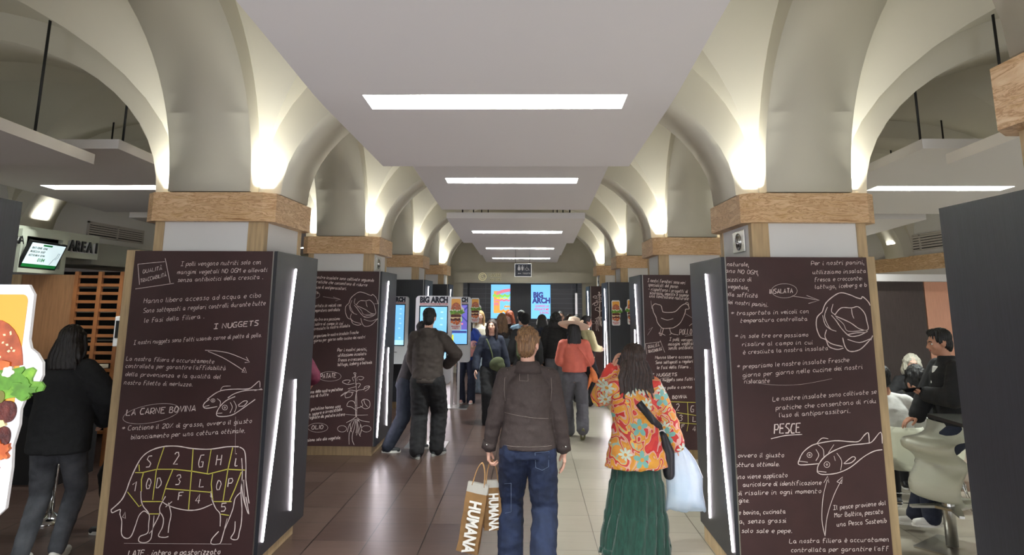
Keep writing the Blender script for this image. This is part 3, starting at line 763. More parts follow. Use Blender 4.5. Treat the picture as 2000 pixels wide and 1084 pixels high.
for s, x0, y0, x1, y1 in (('I nostri fornitori sono veri', 520, 460, 830, 480), ('specialisti del pane:', 525, 495, 770, 510), ('- rispettano i progetti di', 525, 530, 850, 552), ('sicurezza, impasto e sapone', 535, 560, 855, 582), ('una lievitazione naturale', 535, 585, 855, 610), ('I polli vengono', 698, 940, 905, 945), ('mangimi vegetali', 688, 980, 905, 972), ('senza antibiotici', 690, 1012, 905, 1005)):
    b.text(s, x0, y0, x1, y1, 26, .0055)
b.line([(565, 690), (560, 660), (580, 640), (605, 645), (630, 655), (640, 690), (655, 708), (740, 705), (790, 660), (825, 640), (850, 650), (858, 680), (830, 685), (825, 715), (790, 790), (740, 830), (700, 838), (650, 840), (630, 830), (600, 790), (590, 750), (570, 710), (565, 690)], .008)
b.line([(830, 640), (835, 628), (850, 632), (855, 650)], .006); b.line([(630, 755), (680, 772), (730, 760)], .006); b.line([(650, 840), (630, 900), (615, 870)], .007); b.line([(610, 880), (640, 885), (665, 898)], .007); b.line([(630, 840), (620, 900)], .005)
b.line([(700, 838), (715, 880), (770, 893)], .007); b.line([(715, 880), (700, 892)], .006); b.text('POLLO', 780, 890, 885, 888, 44, .007); b.line([(825, 905), (885, 895)], .004)
b.line([(548, 615), (555, 680)], .003); b.line([(520, 895), (562, 830), (530, 850)], .003, sm=False); b.line([(820, 715), (885, 755)], .003); b.line([(860, 820), (885, 800), (900, 805)], .006)
b.text('QUALITÀ', 525, 1003, 620, 985, 24, .005); b.text('TRACCIABILITÀ', 525, 1040, 640, 1018, 22, .005)
for q in ([(502, 965), (630, 948)], [(502, 965), (515, 1050)], [(622, 935), (660, 1035)], [(490, 1060), (683, 1045)]): b.line(q, .004, sm=False)
b.o = (1220, 680, 4.93)
for s, x0, y0, x1, y1 in (('Hanno libero accesso', 295, 102, 650, 95), ('Sono sottoposti a regolari', 298, 150, 660, 138), ('le fasi della filiera .', 312, 200, 640, 190), ('I nostri nuggets sono fatti u', 230, 320, 690, 308), ('solo pollo o carne', 330, 395, 650, 385)):
    b.text(s, x0, y0, x1, y1, 28, .0055)
b.text('I NUGGETS', 262, 275, 510, 265, 28, .007); b.line([(360, 290), (430, 286)], .004); b.text('BOVINA', 460, 488, 605, 480, 30, .007)
for q in ([(440, 515), (560, 520), (700, 523)], [(605, 523), (610, 640), (612, 730), (600, 800)], [(695, 523), (693, 640)], [(505, 620), (700, 650)], [(530, 718), (705, 732)]): b.line(q, .0065, 1, sm=False)
for ch, x, y, h in (('2', 495, 600, 62), ('G', 635, 615, 58), ('3', 528, 698, 52), ('L', 655, 708, 48), ('F', 548, 770, 36), ('4', 655, 800, 48)): b.text(ch, x, y, x + 38, y - 3, h, .0065)
b.make(fp, [chalk_w, chalk_y], inv_of(fp))
fp, b = board((1, 4))
b.o = (1140, 440, 4.17); PS = .45
plant(b, lambda L: [((x - 520) * .45 + 130, (y - 600) * .5 + 690) for x, y in L], .012)
b.make(fp, [chalk_w, chalk_y], inv_of(fp))
# ------------------------------------------------------------------ order kiosks, burger cards, screens, signs
k_white = mat('kiosk_white', (222, 223, 228), 0.35, coat=0.3)
scr_blue = mat('screen_blue', (120, 190, 240), 0.3, emit=0.5)
scr_pale = mat('screen_pale', (176, 222, 246), 0.3, emit=0.5)
scr_navy = mat('screen_navy', (52, 60, 130), 0.4, emit=0.5)
scr_violet = mat('screen_violet', (96, 88, 170), 0.4, emit=0.6)
scr_yellow = mat('screen_yellow', (225, 230, 60), 0.4, emit=0.45)
scr_green = mat('screen_green', (150, 220, 90), 0.4, emit=0.45)
scr_red = mat('screen_red', (225, 50, 80), 0.4, emit=0.45)
scr_orange = mat('screen_orange', (240, 170, 80), 0.4, emit=0.45)
scr_pink = mat('screen_pink', (235, 130, 150), 0.4, emit=0.45)
ink_navy = mat('ink_navy', (14, 17, 40), 0.5); ink_red = mat('ink_red', (196, 30, 40), 0.5)
glass_black = mat('glass_black', (14, 14, 18), 0.12)
bezel = blackm
bun = mat('bun', (176, 84, 48), 0.45, noise_amt=0.3, nscale=30); leaf = mat('lettuce_green', (136, 186, 58), 0.5, rgb2=(76, 130, 36), nscale=35)
onion = mat('onion_white', (232, 226, 205), 0.4); patty = mat('meat', (112, 52, 44), 0.6, rgb2=(70, 30, 28), nscale=60, bump=0.4, bscale=120)
cheese = mat('cheese_pale', (240, 214, 160), 0.4); baconm = mat('crispy_onion', (226, 128, 62), 0.5, rgb2=(190, 88, 40), nscale=40)
card_or = mat('card_orange', (238, 168, 62), 0.4); card_w = mat('card_white', (232, 230, 232), 0.4); gherkin = mat('gherkin', (120, 116, 48), 0.5); seed = mat('sesame', (240, 214, 170), 0.5)

def burger_card(label, loc, rz=0, group='burger cards beside the screens', flip=1):
    t = thing('burger_sign', label, 'sign', loc, rz, group)
    f = lambda L: [((u + .06) * .76 * flip, z) for u, z in L]
    out = [(-.06, .02), (-.04, 0), (.115, 0), (.135, .015), (.137, .09), (.132, .13), (.142, .17), (.14, .2), (.15, .225), (.175, .24), (.187, .265), (.183, .29), (.165, .308), (.146, .318), (.138, .335), (.136, .425), (.118, .445), (-.04, .445), (-.06, .425)]
    bm = bmesh.new(); prism(bm, f(out), 'y', -.004, .004); obj('backing', bm, card_w, t)
    def lay(name, L, m, d):
        bm = bmesh.new(); prism(bm, f(L), 'y', -.004 - d, -.004); return obj(name, bm, m, t)
    lay('orange_panel', rrect(-.045, .122, .2, .425, .015, 4), card_or, .001)
    dome = [(-.055, .285)] + [(.04 + .09 * math.cos(a), .283 + .092 * math.sin(a)) for a in [PI - i * PI / 14 for i in range(1, 14)]] + [(.132, .285), (.04, .275)]
    tb = lay('top_bun', dome, bun, .003)
    bm = bmesh.new(); rnd = random.Random(3)
    for i in range(30):
        a = rnd.uniform(.35, 2.7); r = rnd.uniform(.25, .93); u, z = .04 + .086 * r * math.cos(a), .287 + .086 * r * math.sin(a); q = rnd.uniform(0, 3)
        prism(bm, f([(u + .0032 * math.cos(q + k) * (1.7 if k % 3 == 0 else 1), z + .0028 * math.sin(q + k)) for k in (0, 1.5, 3, 4.5)]), 'y', -.0082, -.007)
    o = obj('sesame_seeds', bm, seed, tb); o['kind'] = 'stuff'
    def blob(n, c, rx, rz, m, d, ruf, sd):
        r_ = random.Random(sd); k = 26; L = []
        for i in range(k):
            a = 2 * PI * i / k; g = 1 + ruf * (r_.random() - .5) + ruf * .5 * math.sin(a * 5 + sd); L.append((c[0] + rx * g * math.cos(a), c[1] + rz * g * math.sin(a)))
        return lay(n, L, m, d)
    leaf2 = mat('lettuce_dark', (90, 142, 42), .5, noise_amt=.2, nscale=60)
    for i, (u, z, rx, rz) in enumerate(((-.02, .245, .05, .028), (.05, .24, .05, .03), (.14, .245, .045, .03), (.1, .262, .05, .02), (.0, .268, .05, .016))): blob('lettuce', (u, z), rx, rz, leaf2 if i % 2 else leaf, .0045 + .0004 * i, .4, i)
    for i, (u, z, r) in enumerate(((.02, .276, .016), (.06, .266, .018), (.1, .272, .015), (-.02, .27, .015))): blob('onion', (u, z), r, r * .7, onion, .007 + .0003 * i, .2, i)
    blob('tomato', (.085, .285), .02, .009, baconm, .0075, .2, 4); blob('lettuce', (.145, .238), .032, .018, leaf2, .0078, .5, 8)
    lay('gherkin', rrect(.02, .1, .212, .236, .011, 3), gherkin, .007)
    lay('meat_patty', rrect(-.055, .132, .175, .216, .02, 5), patty, .005)
    lay('cheese_slice', [(-.055, .178), (.104, .18), (.112, .17), (.07, .158), (.03, .17), (-.01, .152), (-.055, .165)], cheese, .0065)
    lay('meat_patty', rrect(-.055, .125, .128, .167, .018, 5), patty, .0045)
    for i, (u, z) in enumerate(((-.03, .115), (.01, .1), (.045, .118), (.08, .1), (.105, .122), (.06, .09))): blob('crispy_onion', (u, z), .024, .017, baconm, .006 + .0004 * i, .35, i + 20)
    for i, s in enumerate(('PROVALO', 'SUBITO')):
        text_mesh('lettering', s, .026, ink_red, t, (.072 * flip, -.0055, .045 - .024 * i), ext=.0008, bold=.03, align='CENTER')
    return t
def grid_content(t, x0, x1, z0, z1, y):
    bm = bmesh.new(); rnd = random.Random(5)
    for i in range(7):
        for j in range(3):
            if rnd.random() < .25: continue
            cx_, cz = x0 + (x1 - x0) * (.15 + .32 * j) + rnd.uniform(-.01, .01), z1 - (z1 - z0) * (.1 + .12 * i)
            box(bm, cx_ - .018, cx_ + .018, y - .0008, y, cz - .01, cz + .008)
    return bm
def kiosk(label, loc, kind='menu', rz=0, legs=True):
    t = thing('order_kiosk', label, 'kiosk', loc, rz, 'self-order screens along the left pillars')
    bm = bmesh.new(); prism(bm, rrect(-.25, .25, .79, 1.965, (.06, .06, .05, .05), 8), 'y', -.045, .045)
    body = obj('body', bm, k_white, t)
    for s in (-1, 1):
        p = obj('screen', B(-.2, .2, min(s * .044, s * .049), max(s * .044, s * .049), 1.1, 1.83, 0), glass_black, t)
        e = obj('display', B(-.185, .185, min(s * .049, s * .051), max(s * .049, s * .051), 1.115, 1.815), scr_blue, p)
    y = -.0512
    scr = [c for c in t.children if c.name.startswith('screen')][0]
    if kind == 'menu':
        o = obj('menu_tiles', grid_content(t, -.185, .185, 1.115, 1.815, y), scr_pale, scr)
        o = obj('menu_banner', B(-.185, .185, y - .0005, y, 1.115, 1.2), scr_pale, scr)
    else:
        obj('picture', B(-.185, .185, y - .0005, y, 1.37, 1.815), scr_violet, scr)
        bm = bmesh.new()
        for q in ([(-.1, 1.81), (.02, 1.62), (.04, 1.62), (-.08, 1.81)], [(.184, 1.8), (.03, 1.64), (.03, 1.61), (.184, 1.76)], [(.184, 1.5), (.05, 1.63), (.07, 1.64), (.184, 1.53)]): prism(bm, q, 'y', y - .001, y - .0004)
        obj('picture_lines', bm, scr_navy, scr)
        obj('green_tile', B(.0, .09, y - .001, y, 1.52, 1.6), scr_green, scr); obj('pink_tile', B(-.02, .11, y - .001, y, 1.46, 1.49), scr_pink, scr); obj('blue_tile', B(-.01, .08, y - .001, y, 1.38, 1.45), scr_blue, scr)
        obj('dark_banner', B(-.18, .18, y - .001, y, 1.31, 1.35), scr_navy, scr); obj('yellow_tile', B(-.17, -.06, y - .001, y, 1.13, 1.28), scr_yellow, scr)
    text_mesh('lettering', 'BIG ARCH', .105, ink_navy, t, (0, -.0462, 1.875), ext=.0008, bold=.07, align='CENTER', sx=.82)
    text_mesh('lettering', 'QUANDO LA VOGLIA DI ME SI FA BIG', .028, ink_red, t, (0, -.0462, 1.845), ext=.0008, bold=.02, align='CENTER', sx=.82)
    obj('ticket_slot', B(-.03, .07, -.05, -.045, .99, .998), blackm, t)
    if legs:
        for x in (-.1, .02): obj('leg', B(x, x + .045, -.02, .02, .012, .8), steel, t)
        obj('base_plate', B(-.32, .22, -.22, .22, 0, .012), steel, t)
    else:
        obj('wall_bracket', B(-.12, .12, .045, .15, 1.0, 1.7), blackm, t)
    return t
kiosk('white self-order screen with BIG ARCH header used by the man in the brown hoodie', (-1.31, 9.62, 0))
kiosk('farther self-order screen on two steel legs showing a purple picture and yellow tile', (-1.32, 12.9, 0), 'picture')
kiosk('self-order screen mounted flat on the black pillar casing, half hidden behind chalkboard pillar', (-2.41, 12.48, 0), legs=False)
k0 = kiosk('self-order screen standing just outside the left edge, carrying the large burger sign', (-1.43, 1.46, 0))
burger_card('big die-cut burger sign cut by the left edge of the photo', (-1.165, 1.405, 1.5))
burger_card('burger sign sticking out right of the screen the hooded man uses', (-1.075, 9.56, 1.5))
burger_card('burger sign on the right side of the farther purple-picture screen', (-1.064, 12.85, 1.5))
burger_card('left one of two burger signs on the black right-hand pillar', (1.50, 12.63, 1.47))
burger_card('right one of two burger signs, partly hidden by the chicken chalkboard pillar', (1.93, 12.63, 1.49), flip=-1)

# menu screens of the end wall
def wall_screen(x0, x1, kind, label):
    t = thing('menu_screen', label, 'screen', ((x0 + x1) / 2, YE + .55, 0), 0, 'blue menu screens on the end wall'); w = (x1 - x0) / 2
    obj('housing', B(-w, w, -.02, .045, 1.4, 2.335), blackm, t)
    d = obj('display', B(-w + .004, w - .004, -.024, -.02, 1.405, 2.33), mat('screen_sky', (112, 186, 240), 0.3, emit=0.6), t)
    y = -.0245
    if kind == 'text':
        for i, (s, z, sx) in enumerate((('BIG', 1.98, .9), ('ARCH', 1.83, .9))): text_mesh('lettering', s, .2, scr_navy, d, (-.21 if i == 0 else -.225, y, z), ext=.001, bold=.06, sx=sx)
        for i, s in enumerate(('QUANDO LA', 'VOGLIA DI ME', 'SI FA BIG')): text_mesh('lettering', s, .085, scr_red, d, (.225, y, 1.72 - .09 * i), ext=.001, bold=.02, align='RIGHT', sx=.75)
    else:
        def wob(z, a, b, m, n, h=.05):
            bm = bmesh.new(); pts = [(a + (b - a) * i / 10, z + h * .35 * math.sin(i * 2.1 + z * 9)) for i in range(11)]
            for i in range(10): prism(bm, [(pts[i][0], pts[i][1] - h / 2), (pts[i + 1][0], pts[i + 1][1] - h / 2), (pts[i + 1][0], pts[i + 1][1] + h / 2), (pts[i][0], pts[i][1] + h / 2)], 'y', y - .001, y)
            obj(n, bm, m, d)
        obj('picture_panel', B(-.19, -.02, y - .0005, y, 1.55, 2.15), scr_orange, d)
        bm = bmesh.new(); prism(bm, [(-.13, 2.05), (-.1, 2.12), (0, 2.17), (.1, 2.2), (w - .005, 2.22), (w - .005, 2.14), (.05, 2.1), (-.1, 2.03)], 'y', y - .001, y); obj('bun_picture', bm, scr_pink, d)
        wob(2.02, -.22, w - .01, scr_green, 'lettuce_picture', .07); wob(1.9, -.16, w - .01, scr_pink, 'meat_picture'); wob(1.95, -.1, w - .05, scr_yellow, 'cheese_picture', .03); wob(1.8, -.18, -.05, scr_pink, 'meat_picture', .07)
        wob(1.73, .1, w - .01, scr_orange, 'onion_picture', .05); wob(1.6, -.18, w - .01, scr_orange, 'bottom_picture', .08)
    return t
wall_screen(-1.055, -.51, 'pic', 'upright blue menu screen with a burger drawing, left one on the end wall')
wall_screen(.06, .605, 'text', 'upright blue menu screen reading BIG ARCH, right one on the end wall')
# toilets sign
t = thing('toilet_sign', 'dark hanging sign with white toilet pictograms, wheelchair and arrow', 'sign', (-.12, 14.5, 0))
obj('sign_panel', B(-.168, .168, -.012, .012, 2.4, 2.655, .002), mat('sign_navy', (28, 34, 48), 0.4), t)
obj('sign_frame', B(-.178, .178, -.006, .006, 2.39, 2.665, .002), steel, t)
wh = mat('pictogram_white', (235, 235, 235), 0.5)
for x in (-.085, -.012):
    bm = bmesh.new(); n = 10
    prism(bm, [(x + .013 * math.cos(2 * PI * i / n), 2.618 + .013 * math.sin(2 * PI * i / n)) for i in range(n)], 'y', -.0145, -.012)
    prism(bm, ([(x - .024, 2.6), (x + .024, 2.6), (x + .02, 2.55), (x + .01, 2.52), (x - .01, 2.52), (x - .02, 2.55)] if x > -.05 else [(x - .02, 2.6), (x + .02, 2.6), (x + .03, 2.545), (x + .01, 2.52), (x - .01, 2.52), (x - .03, 2.545)]), 'y', -.0145, -.012)
    obj('pictogram', bm, wh, t)
obj('divider', B(.028, .031, -.0145, -.012, 2.52, 2.63), wh, t); obj('divider', B(-.05, -.047, -.0145, -.012, 2.52, 2.63), wh, t)
bm = bmesh.new(); tube(bm, [(.08 + .028 * math.cos(a), -.013, 2.55 + .028 * math.sin(a)) for a in [i * PI / 8 + 1.2 for i in range(13)]], .004, 6)
tube(bm, [(.08, -.013, 2.6), (.083, -.013, 2.565), (.11, -.013, 2.565), (.125, -.013, 2.525), (.135, -.013, 2.53)], .005, 6); tube(bm, [(.08, -.013, 2.618), (.08, -.013, 2.622)], .012, 8); obj('wheelchair_pictogram', bm, wh, t)
bm = bmesh.new(); prism(bm, [(-.11, 2.46), (-.09, 2.475), (-.09, 2.464), (-.04, 2.464), (-.04, 2.456), (-.09, 2.456), (-.09, 2.445)], 'y', -.0145, -.012); obj('arrow', bm, wh, t)
text_mesh('lettering', 'TOILETTE', .038, wh, t, (-.01, -.0125, 2.447), ext=.001, bold=.015)
for x in (-.16, .14):
    bm = bmesh.new(); tube(bm, [(x, 0, 2.655), (x, 0, 2.99)], .004, 5); obj('wire', bm, blackm, t)
# lettering of the end fascia
t = thing('kiosk_lettering', 'raised letters CASSE KIOSK with a round emblem on the end beam', 'lettering', (0, YE - .14, 0))
halo = mat('letter_cream', (226, 220, 180), 0.5, emit=0.1); ltr = mat('letter_bronze', (50, 45, 34), 0.5)
for s, x, z, h in (('CASSE', -1.1, 2.525, .12), ('KIOSK', -1.045, 2.41, .1)):
    text_mesh('letters', s, h, halo, t, (x, -.008, z), ext=.008, bold=.035, sx=1.05); text_mesh('letters', s, h, ltr, t, (x, -.018, z), ext=.004, bold=-.004, sx=1.05)
bm = bmesh.new(); tube(bm, [(-1.25 + .1 * math.cos(a), -.01, 2.52 + .1 * math.sin(a)) for a in [i * PI / 10 for i in range(21)]], .011, 6); tube(bm, [(-1.25 + .06 * math.cos(a), -.01, 2.52 + .06 * math.sin(a)) for a in [i * PI / 10 for i in range(3, 20)]], .008, 6)
tube(bm, [(-1.28, -.012, 2.5), (-1.25, -.012, 2.55), (-1.22, -.012, 2.5)], .009, 6); obj('round_emblem', bm, halo, t)

# ------------------------------------------------------------------ left service area
palegreen = mat('pale_green_panel', (186, 190, 174), 0.6); greyb = mat('grey_band', (140, 138, 126), 0.7)
wood_b = mat('brown_wood', (150, 108, 74), 0.5, noise_amt=0.14, nscale=6, stretch=(6, 6, 0.6)); slatw = mat('slat_wood', (146, 92, 52), 0.5, noise_amt=0.15, nscale=6)
struct(obj('trim_94', B(-6.25, -5.9, -4, 9.26, 2.42, 2.74), palegreen)); struct(obj('trim_95', B(-6.25, -5.98, 9.26, 18.7, 2.36, 2.66), greyb))
struct(obj('ceiling', B(-8.0, -6.25, -4, 18.7, 2.36, 2.42), greyb))
t = thing('order_board', 'pale green frame with a tilted monitor of green order numbers', 'screen', (-5.9, 8.13, 0))
fy0, fy1 = -.4, .4
for nm, b_ in (('frame', (0, .06, fy0, fy1, 2.2, 2.26)), ('frame', (0, .06, fy0, fy1, 2.62, 2.70)), ('frame', (0, .06, fy0, fy0 + .09, 2.26, 2.62)), ('frame', (0, .06, fy1 - .09, fy1, 2.26, 2.62)), ('niche', (-.02, -.0, fy0, fy1, 2.2, 2.7))): obj(nm, B(*b_), palegreen if nm == 'frame' else greyb, t)
P0 = [atX(62, 470, -5.72), atX(131, 480, -5.72), atX(105, 528, -5.84), atX(40, 523, -5.84)]
loc = Vector((-5.9, 8.13, 0)); P0 = [p - loc for p in P0]
ctr = sum(P0, Vector()) / 4; ey = (P0[1] - P0[0]).normalized(); ez = (P0[0] - P0[3]); ez = (ez - ey * ez.dot(ey)).normalized(); nx = ey.cross(ez)
mw, mh = (P0[1] - P0[0]).length / 2, ((P0[0] - P0[3]).length) / 2
MM = Matrix((ey.to_4d() * 1, ez.to_4d() * 1, nx.to_4d() * 1, (0, 0, 0, 1))).transposed(); MM = Matrix.Translation(ctr) @ Matrix(((ey.x, ez.x, nx.x, 0), (ey.y, ez.y, nx.y, 0), (ey.z, ez.z, nx.z, 0), (0, 0, 0, 1)))
def onm(o): o.matrix_basis = MM @ o.matrix_basis; return o
mon = onm(obj('monitor', B(-mw, mw, -mh, mh, -.04, 0), blackm, t)); sc_ = onm(obj('display', B(-mw + .02, mw - .02, -mh + .06, mh - .02, 0, .002), mat('display_grey', (196, 214, 218), 0.3, emit=0.55), t))
gr = mat('display_green', (16, 110, 50), 0.4, emit=0.3); gt = mat('display_ink', (24, 60, 40), 0.4)
onm(obj('green_footer', B(-mw + .02, mw - .02, -mh + .02, -mh + .06, 0, .0025), gr, t)); onm(obj('green_header', B(-mw * .3, mw * .2, mh - .05, mh - .03, .002, .003), gr, t))
for i, (s, u, h) in enumerate((('BAT-10NR  0346', -mw + .05, .036), ('M10CU14  0187', -mw + .05, .036), ('A5T10 M14  0194', -mw + .05, .036), ('0184', -mw * .25, .06))):
    o = text_mesh('lettering', s, h, gr if i == 3 else gt, t, (u, mh - .09 - .045 * i - (.015 if i == 3 else 0), .0032), rot=(0, 0, 0), ext=.0005, bold=.02); o.matrix_basis = MM @ Matrix.Translation(Vector((u, mh - .09 - .045 * i - (.015 if i == 3 else 0), .0032)))
bm = bmesh.new(); tube(bm, [(mw * .5, -mh * .6, .003), (mw * .6, -mh * .2, .003), (mw * .7, -.0, .003), (mw * .72, mh * .3, .003), (mw * .8, mh * .3, .003), (mw * .8, mh * .0, .003), (mw * .68, -mh * .2, .003)], .002, 4); onm(obj('hand_drawing', bm, gt, t))
bm = bmesh.new(); tube(bm, [(0, -.2, 2.6), (.06, -.05, 2.5)], .012, 6); obj('arm', bm, blackm, t)
for s, (px, py), h, lab in (('AREA 1', (127, 489), .19, 'black raised letters AREA 1 on the pale band over the counter'), ('CUCINA'[-2:] if False else 'RA', (17, 474), .13, 'black raised letters RA on the pale band, cut off by the dark pillar')):
    p = atX(px, py, -5.9); t = thing('wall_lettering', lab, 'lettering', (-5.9, p.y, p.z))
    yy = 0.0
    for ch in s:
        wd = {'1': .5, ' ': .25}.get(ch, .72) * h * .86
        if ch != ' ':
            lt = text_mesh('letter', ch, h, blackm, t, (.05, yy, 0), rot=(PI / 2, 0, PI / 2), ext=.01, bold=.03, sx=.86); text_mesh('letter_side', ch, h, card_w, t, (.02, yy, -.008), rot=(PI / 2, 0, PI / 2), ext=.018, bold=.02, sx=.86)
        yy += wd
t = thing('wood_partition', 'flat wood panelling behind the counter, left of the slatted screen', 'partition', (-5.98, 8.3, 0))
obj('pale_board', B(-.9, -.22, 0, .04, 0, 2.19), oak, t); obj('brown_board', B(-.215, .44, 0, .04, 0, 2.19), wood_b, t)
t = thing('slatted_screen', 'open wooden screen of horizontal slats behind the counter', 'screen', (-5.24, 8.3, 0))
for x in (-.29, .0, .27): obj('post', B(x, x + .045, -.02, .03, 0, 2.23), slatw, t)
for i in range(19): obj('slat', B(-.25, .28, -.005, .02, .35 + i * .1, .385 + i * .1), slatw, t)
t = thing('service_counter', 'dark service counter with a pale top behind the woman in the black sweater', 'counter', (-6.0, 7.75, 0))
obj('front', B(-1.9, 1.1, -.3, .3, 0, 1.12), blackm, t); obj('top', B(-1.93, 1.13, -.33, .33, 1.12, 1.16, .004), mat('counter_top', (170, 160, 140), 0.4), t)
tag(obj('paper_sheet', B(-5.9, -5.72, 7.5, 7.62, 1.161, 1.166), card_w), 'white paper lying on the left service counter', 'paper')
t = thing('kitchen_shelf', 'dark kitchen shelving glimpsed through the slatted screen', 'shelf', (-5.2, 10.0, 0))
obj('back', B(-2.2, 1.2, 0.3, .35, 0, 2.3), blackm, t)
for z in (.9, 1.3, 1.7, 2.05): obj('shelf_board', B(-2.2, 1.2, 0, .3, z, z + .02), steel, t)
for i, (x, z, w, h, m) in enumerate(((-.3, 1.75, .16, .1, scr_blue), (-.3, 1.58, .16, .04, scr_pale), (.05, 1.92, .05, .08, halo), (-.35, 1.33, .3, .03, card_w), (.2, 1.33, .12, .09, card_w), (-.8, 1.73, .03, .03, scr_blue))):
    tag(obj('kitchen_item', B(-5.2 + x, -5.2 + x + w, 10.02, 10.2, z, z + h), m), ('glowing pale blue display on kitchen shelf', 'thin pale display under the blue one', 'small cream box near the slatted screen top', 'white long tray on kitchen shelf', 'white short tray on kitchen shelf', 'tiny blue indicator lamp on kitchen shelf')[i], 'kitchen item')
t = thing('label_printer', 'white and grey device beside the slatted screen behind the left pillar', 'device', (-4.84, 8.22, 0))
obj('stand', B(-.03, .03, -.02, .02, 0, 1.35), steel, t); obj('casing', B(-.07, .07, -.05, .05, 1.35, 1.7, .01), card_w, t); obj('screen', B(-.05, .05, -.054, -.05, 1.45, 1.65), bezel, t)
def vent(label, x, y0, y1, z0, z1, s):
    t = thing('wall_vent', label, 'vent', (x, (y0 + y1) / 2, (z0 + z1) / 2)); h, w = (z1 - z0) / 2, (y1 - y0) / 2; vm = mat('vent_paint', (198, 192, 186), 0.6)
    obj('backing', B(*sorted((0.002 * s, .01 * s)), -w + .02, w - .02, -h + .02, h - .02), blackm, t)
    for (a, b, c, d) in ((-w, w, h - .025, h), (-w, w, -h, -h + .025), (-w, -w + .03, -h, h), (w - .03, w, -h, h), (-.02, .02, -h, h)): obj('frame', B(*sorted((.0, .03 * s)), a, b, c, d), vm, t)
    n = 5
    for sgn in (-1, 1):
        for i in range(n):
            z = -h + .045 + i * (2 * h - .06) / n; a, b = (-w + .03, -.02) if sgn < 0 else (.02, w - .03)
            obj('louvre', B(*sorted((.008 * s, .028 * s)), a, b, z, z + (2 * h - .06) / n * .68), vm, t)
vent('pale louvred vent on the left wall above the AREA 1 band', -7.05, 10.7, 12.3, 2.88, 3.12, 1)
vent('pale louvred vent on the right wall above the stone frieze', 7.1, 11.8, 13.3, 2.83, 3.12, -1)
# ------------------------------------------------------------------ right seating area
t = thing('dark_partition', 'tall dark wood panel behind the seated man', 'partition', (6.1, 11.5, 0)); obj('panel', B(-.75, .36, 0, .05, 0, 2.24), mat('dark_brown_wood', (62, 52, 50), 0.45, noise_amt=0.15, nscale=10, stretch=(8, 8, .5)), t)
t = thing('peach_partition', 'salmon coloured wood panel right of the dark panel', 'partition', (6.75, 11.5, 0)); obj('panel', B(-.27, .34, 0, .05, 0, 2.24), mat('peach_wood', (205, 150, 124), 0.5, noise_amt=0.05, nscale=10, stretch=(8, 8, .5)), t)
struct(obj('trim_96', B(5.3, 7.1, 11.45, 11.6, 2.245, 2.36), panel_w))
seatm = mat('seat_white', (238, 238, 224), 0.35, coat=0.2)
def shell_chair(label, loc, rz):
    t = thing('shell_chair', label, 'chair', loc, rz, 'white shell chairs at the low tables')
    bm = bmesh.new(); NU, NV = 12, 14; g = []
    for i in range(NV + 1):
        v = i / NV
        if v < .5: y, z = .2 - v * .78, .445 - .03 * math.sin(v * 2 * PI)
        else: y, z = -.19 - (v - .5) * .16, .445 + (v - .5) * .74 - .03 * (1 - v) 
        w = .23 - .03 * abs(v - .45) - (.05 * max(0, v - .85) / .15)
        row = []
        for j in range(NU + 1):
            u = -1 + 2 * j / NU; lift = (abs(u) ** 3) * (.05 if v < .5 else .0); fw_ = (abs(u) ** 3) * (.0 if v < .5 else .09)
            row.append(bm.verts.new((u * w, y + fw_, z + lift + (.12 * max(0, 1 - abs(v - .5) * 3) * abs(u) ** 4))))
        g.append(row)
    for i in range(NV):
        for j in range(NU): bm.faces.new((g[i][j], g[i][j + 1], g[i + 1][j + 1], g[i + 1][j])).smooth = True
    r = bmesh.ops.solidify(bm, geom=bm.faces[:], thickness=.008)
    obj('seat_shell', bm, seatm, t)
    for sx in (-1, 1):
        for sy in (-1, 1):
            bm = bmesh.new(); tube(bm, [(sx * .13, sy * .1, .425), (sx * .24, sy * .2, .012)], .006, 6); obj('leg', bm, chrome, t)
        bm = bmesh.new(); tube(bm, [(sx * .13, .1, .425), (sx * .235, -.19, .05)], .005, 6); tube(bm, [(sx * .13, -.1, .425), (sx * .235, .19, .05)], .005, 6); obj('cross_brace', bm, chrome, t)
    for sy in (-1, 1):
        bm = bmesh.new(); tube(bm, [(-.2, sy * .17, .16), (.2, sy * .17, .16)], .005, 6); obj('cross_brace', bm, chrome, t)
    return t
shell_chair('white shell chair on wire legs, nearest the right foreground pillar', (3.42, 6.75, 0), math.radians(-12))
shell_chair('white shell chair mostly hidden behind the bar table', (4.05, 7.2, 0), math.radians(60))
shell_chair('white shell chair on the far side of the low table', (4.55, 8.75, 0), math.radians(185))
def cafe_table(loc, label):
    t = thing('cafe_table', label, 'table', loc)
    bm = bmesh.new(); prism(bm, rrect(-.35, .35, -.35, .35, .04), 'z', .72, .745); obj('table_top', bm, mat('table_black', (28, 28, 32), .25), t)
    bm = bmesh.new(); lathe(bm, [(.03, .02), (.03, .72)], 16); obj('column', bm, steel, t); bm = bmesh.new(); lathe(bm, [(.22, 0), (.22, .01), (.05, .02)], 24); obj('base', bm, steel, t)
cafe_table((4.45, 7.95, 0), 'low black cafe table between the seated people on the right')
# bar table
t = thing('bar_table', 'high bar table with glossy black top in front of the seated man', 'table', (3.55, 5.05, 0))
bm = bmesh.new(); prism(bm, rrect(-.42, .42, -.62, .66, .02), 'z', 1.03, 1.055); obj('table_top', bm, mat('bar_top_black', (22, 22, 26), .4), t)
for y in (-.3, .3):
    bm = bmesh.new(); lathe(bm, [(.035, .02), (.035, 1.03)], 16, (.1, y, 0)); obj('column', bm, steel, t); bm = bmesh.new(); lathe(bm, [(.24, 0), (.24, .012), (.04, .02)], 28, (.1, y, 0)); obj('base', bm, steel, t)
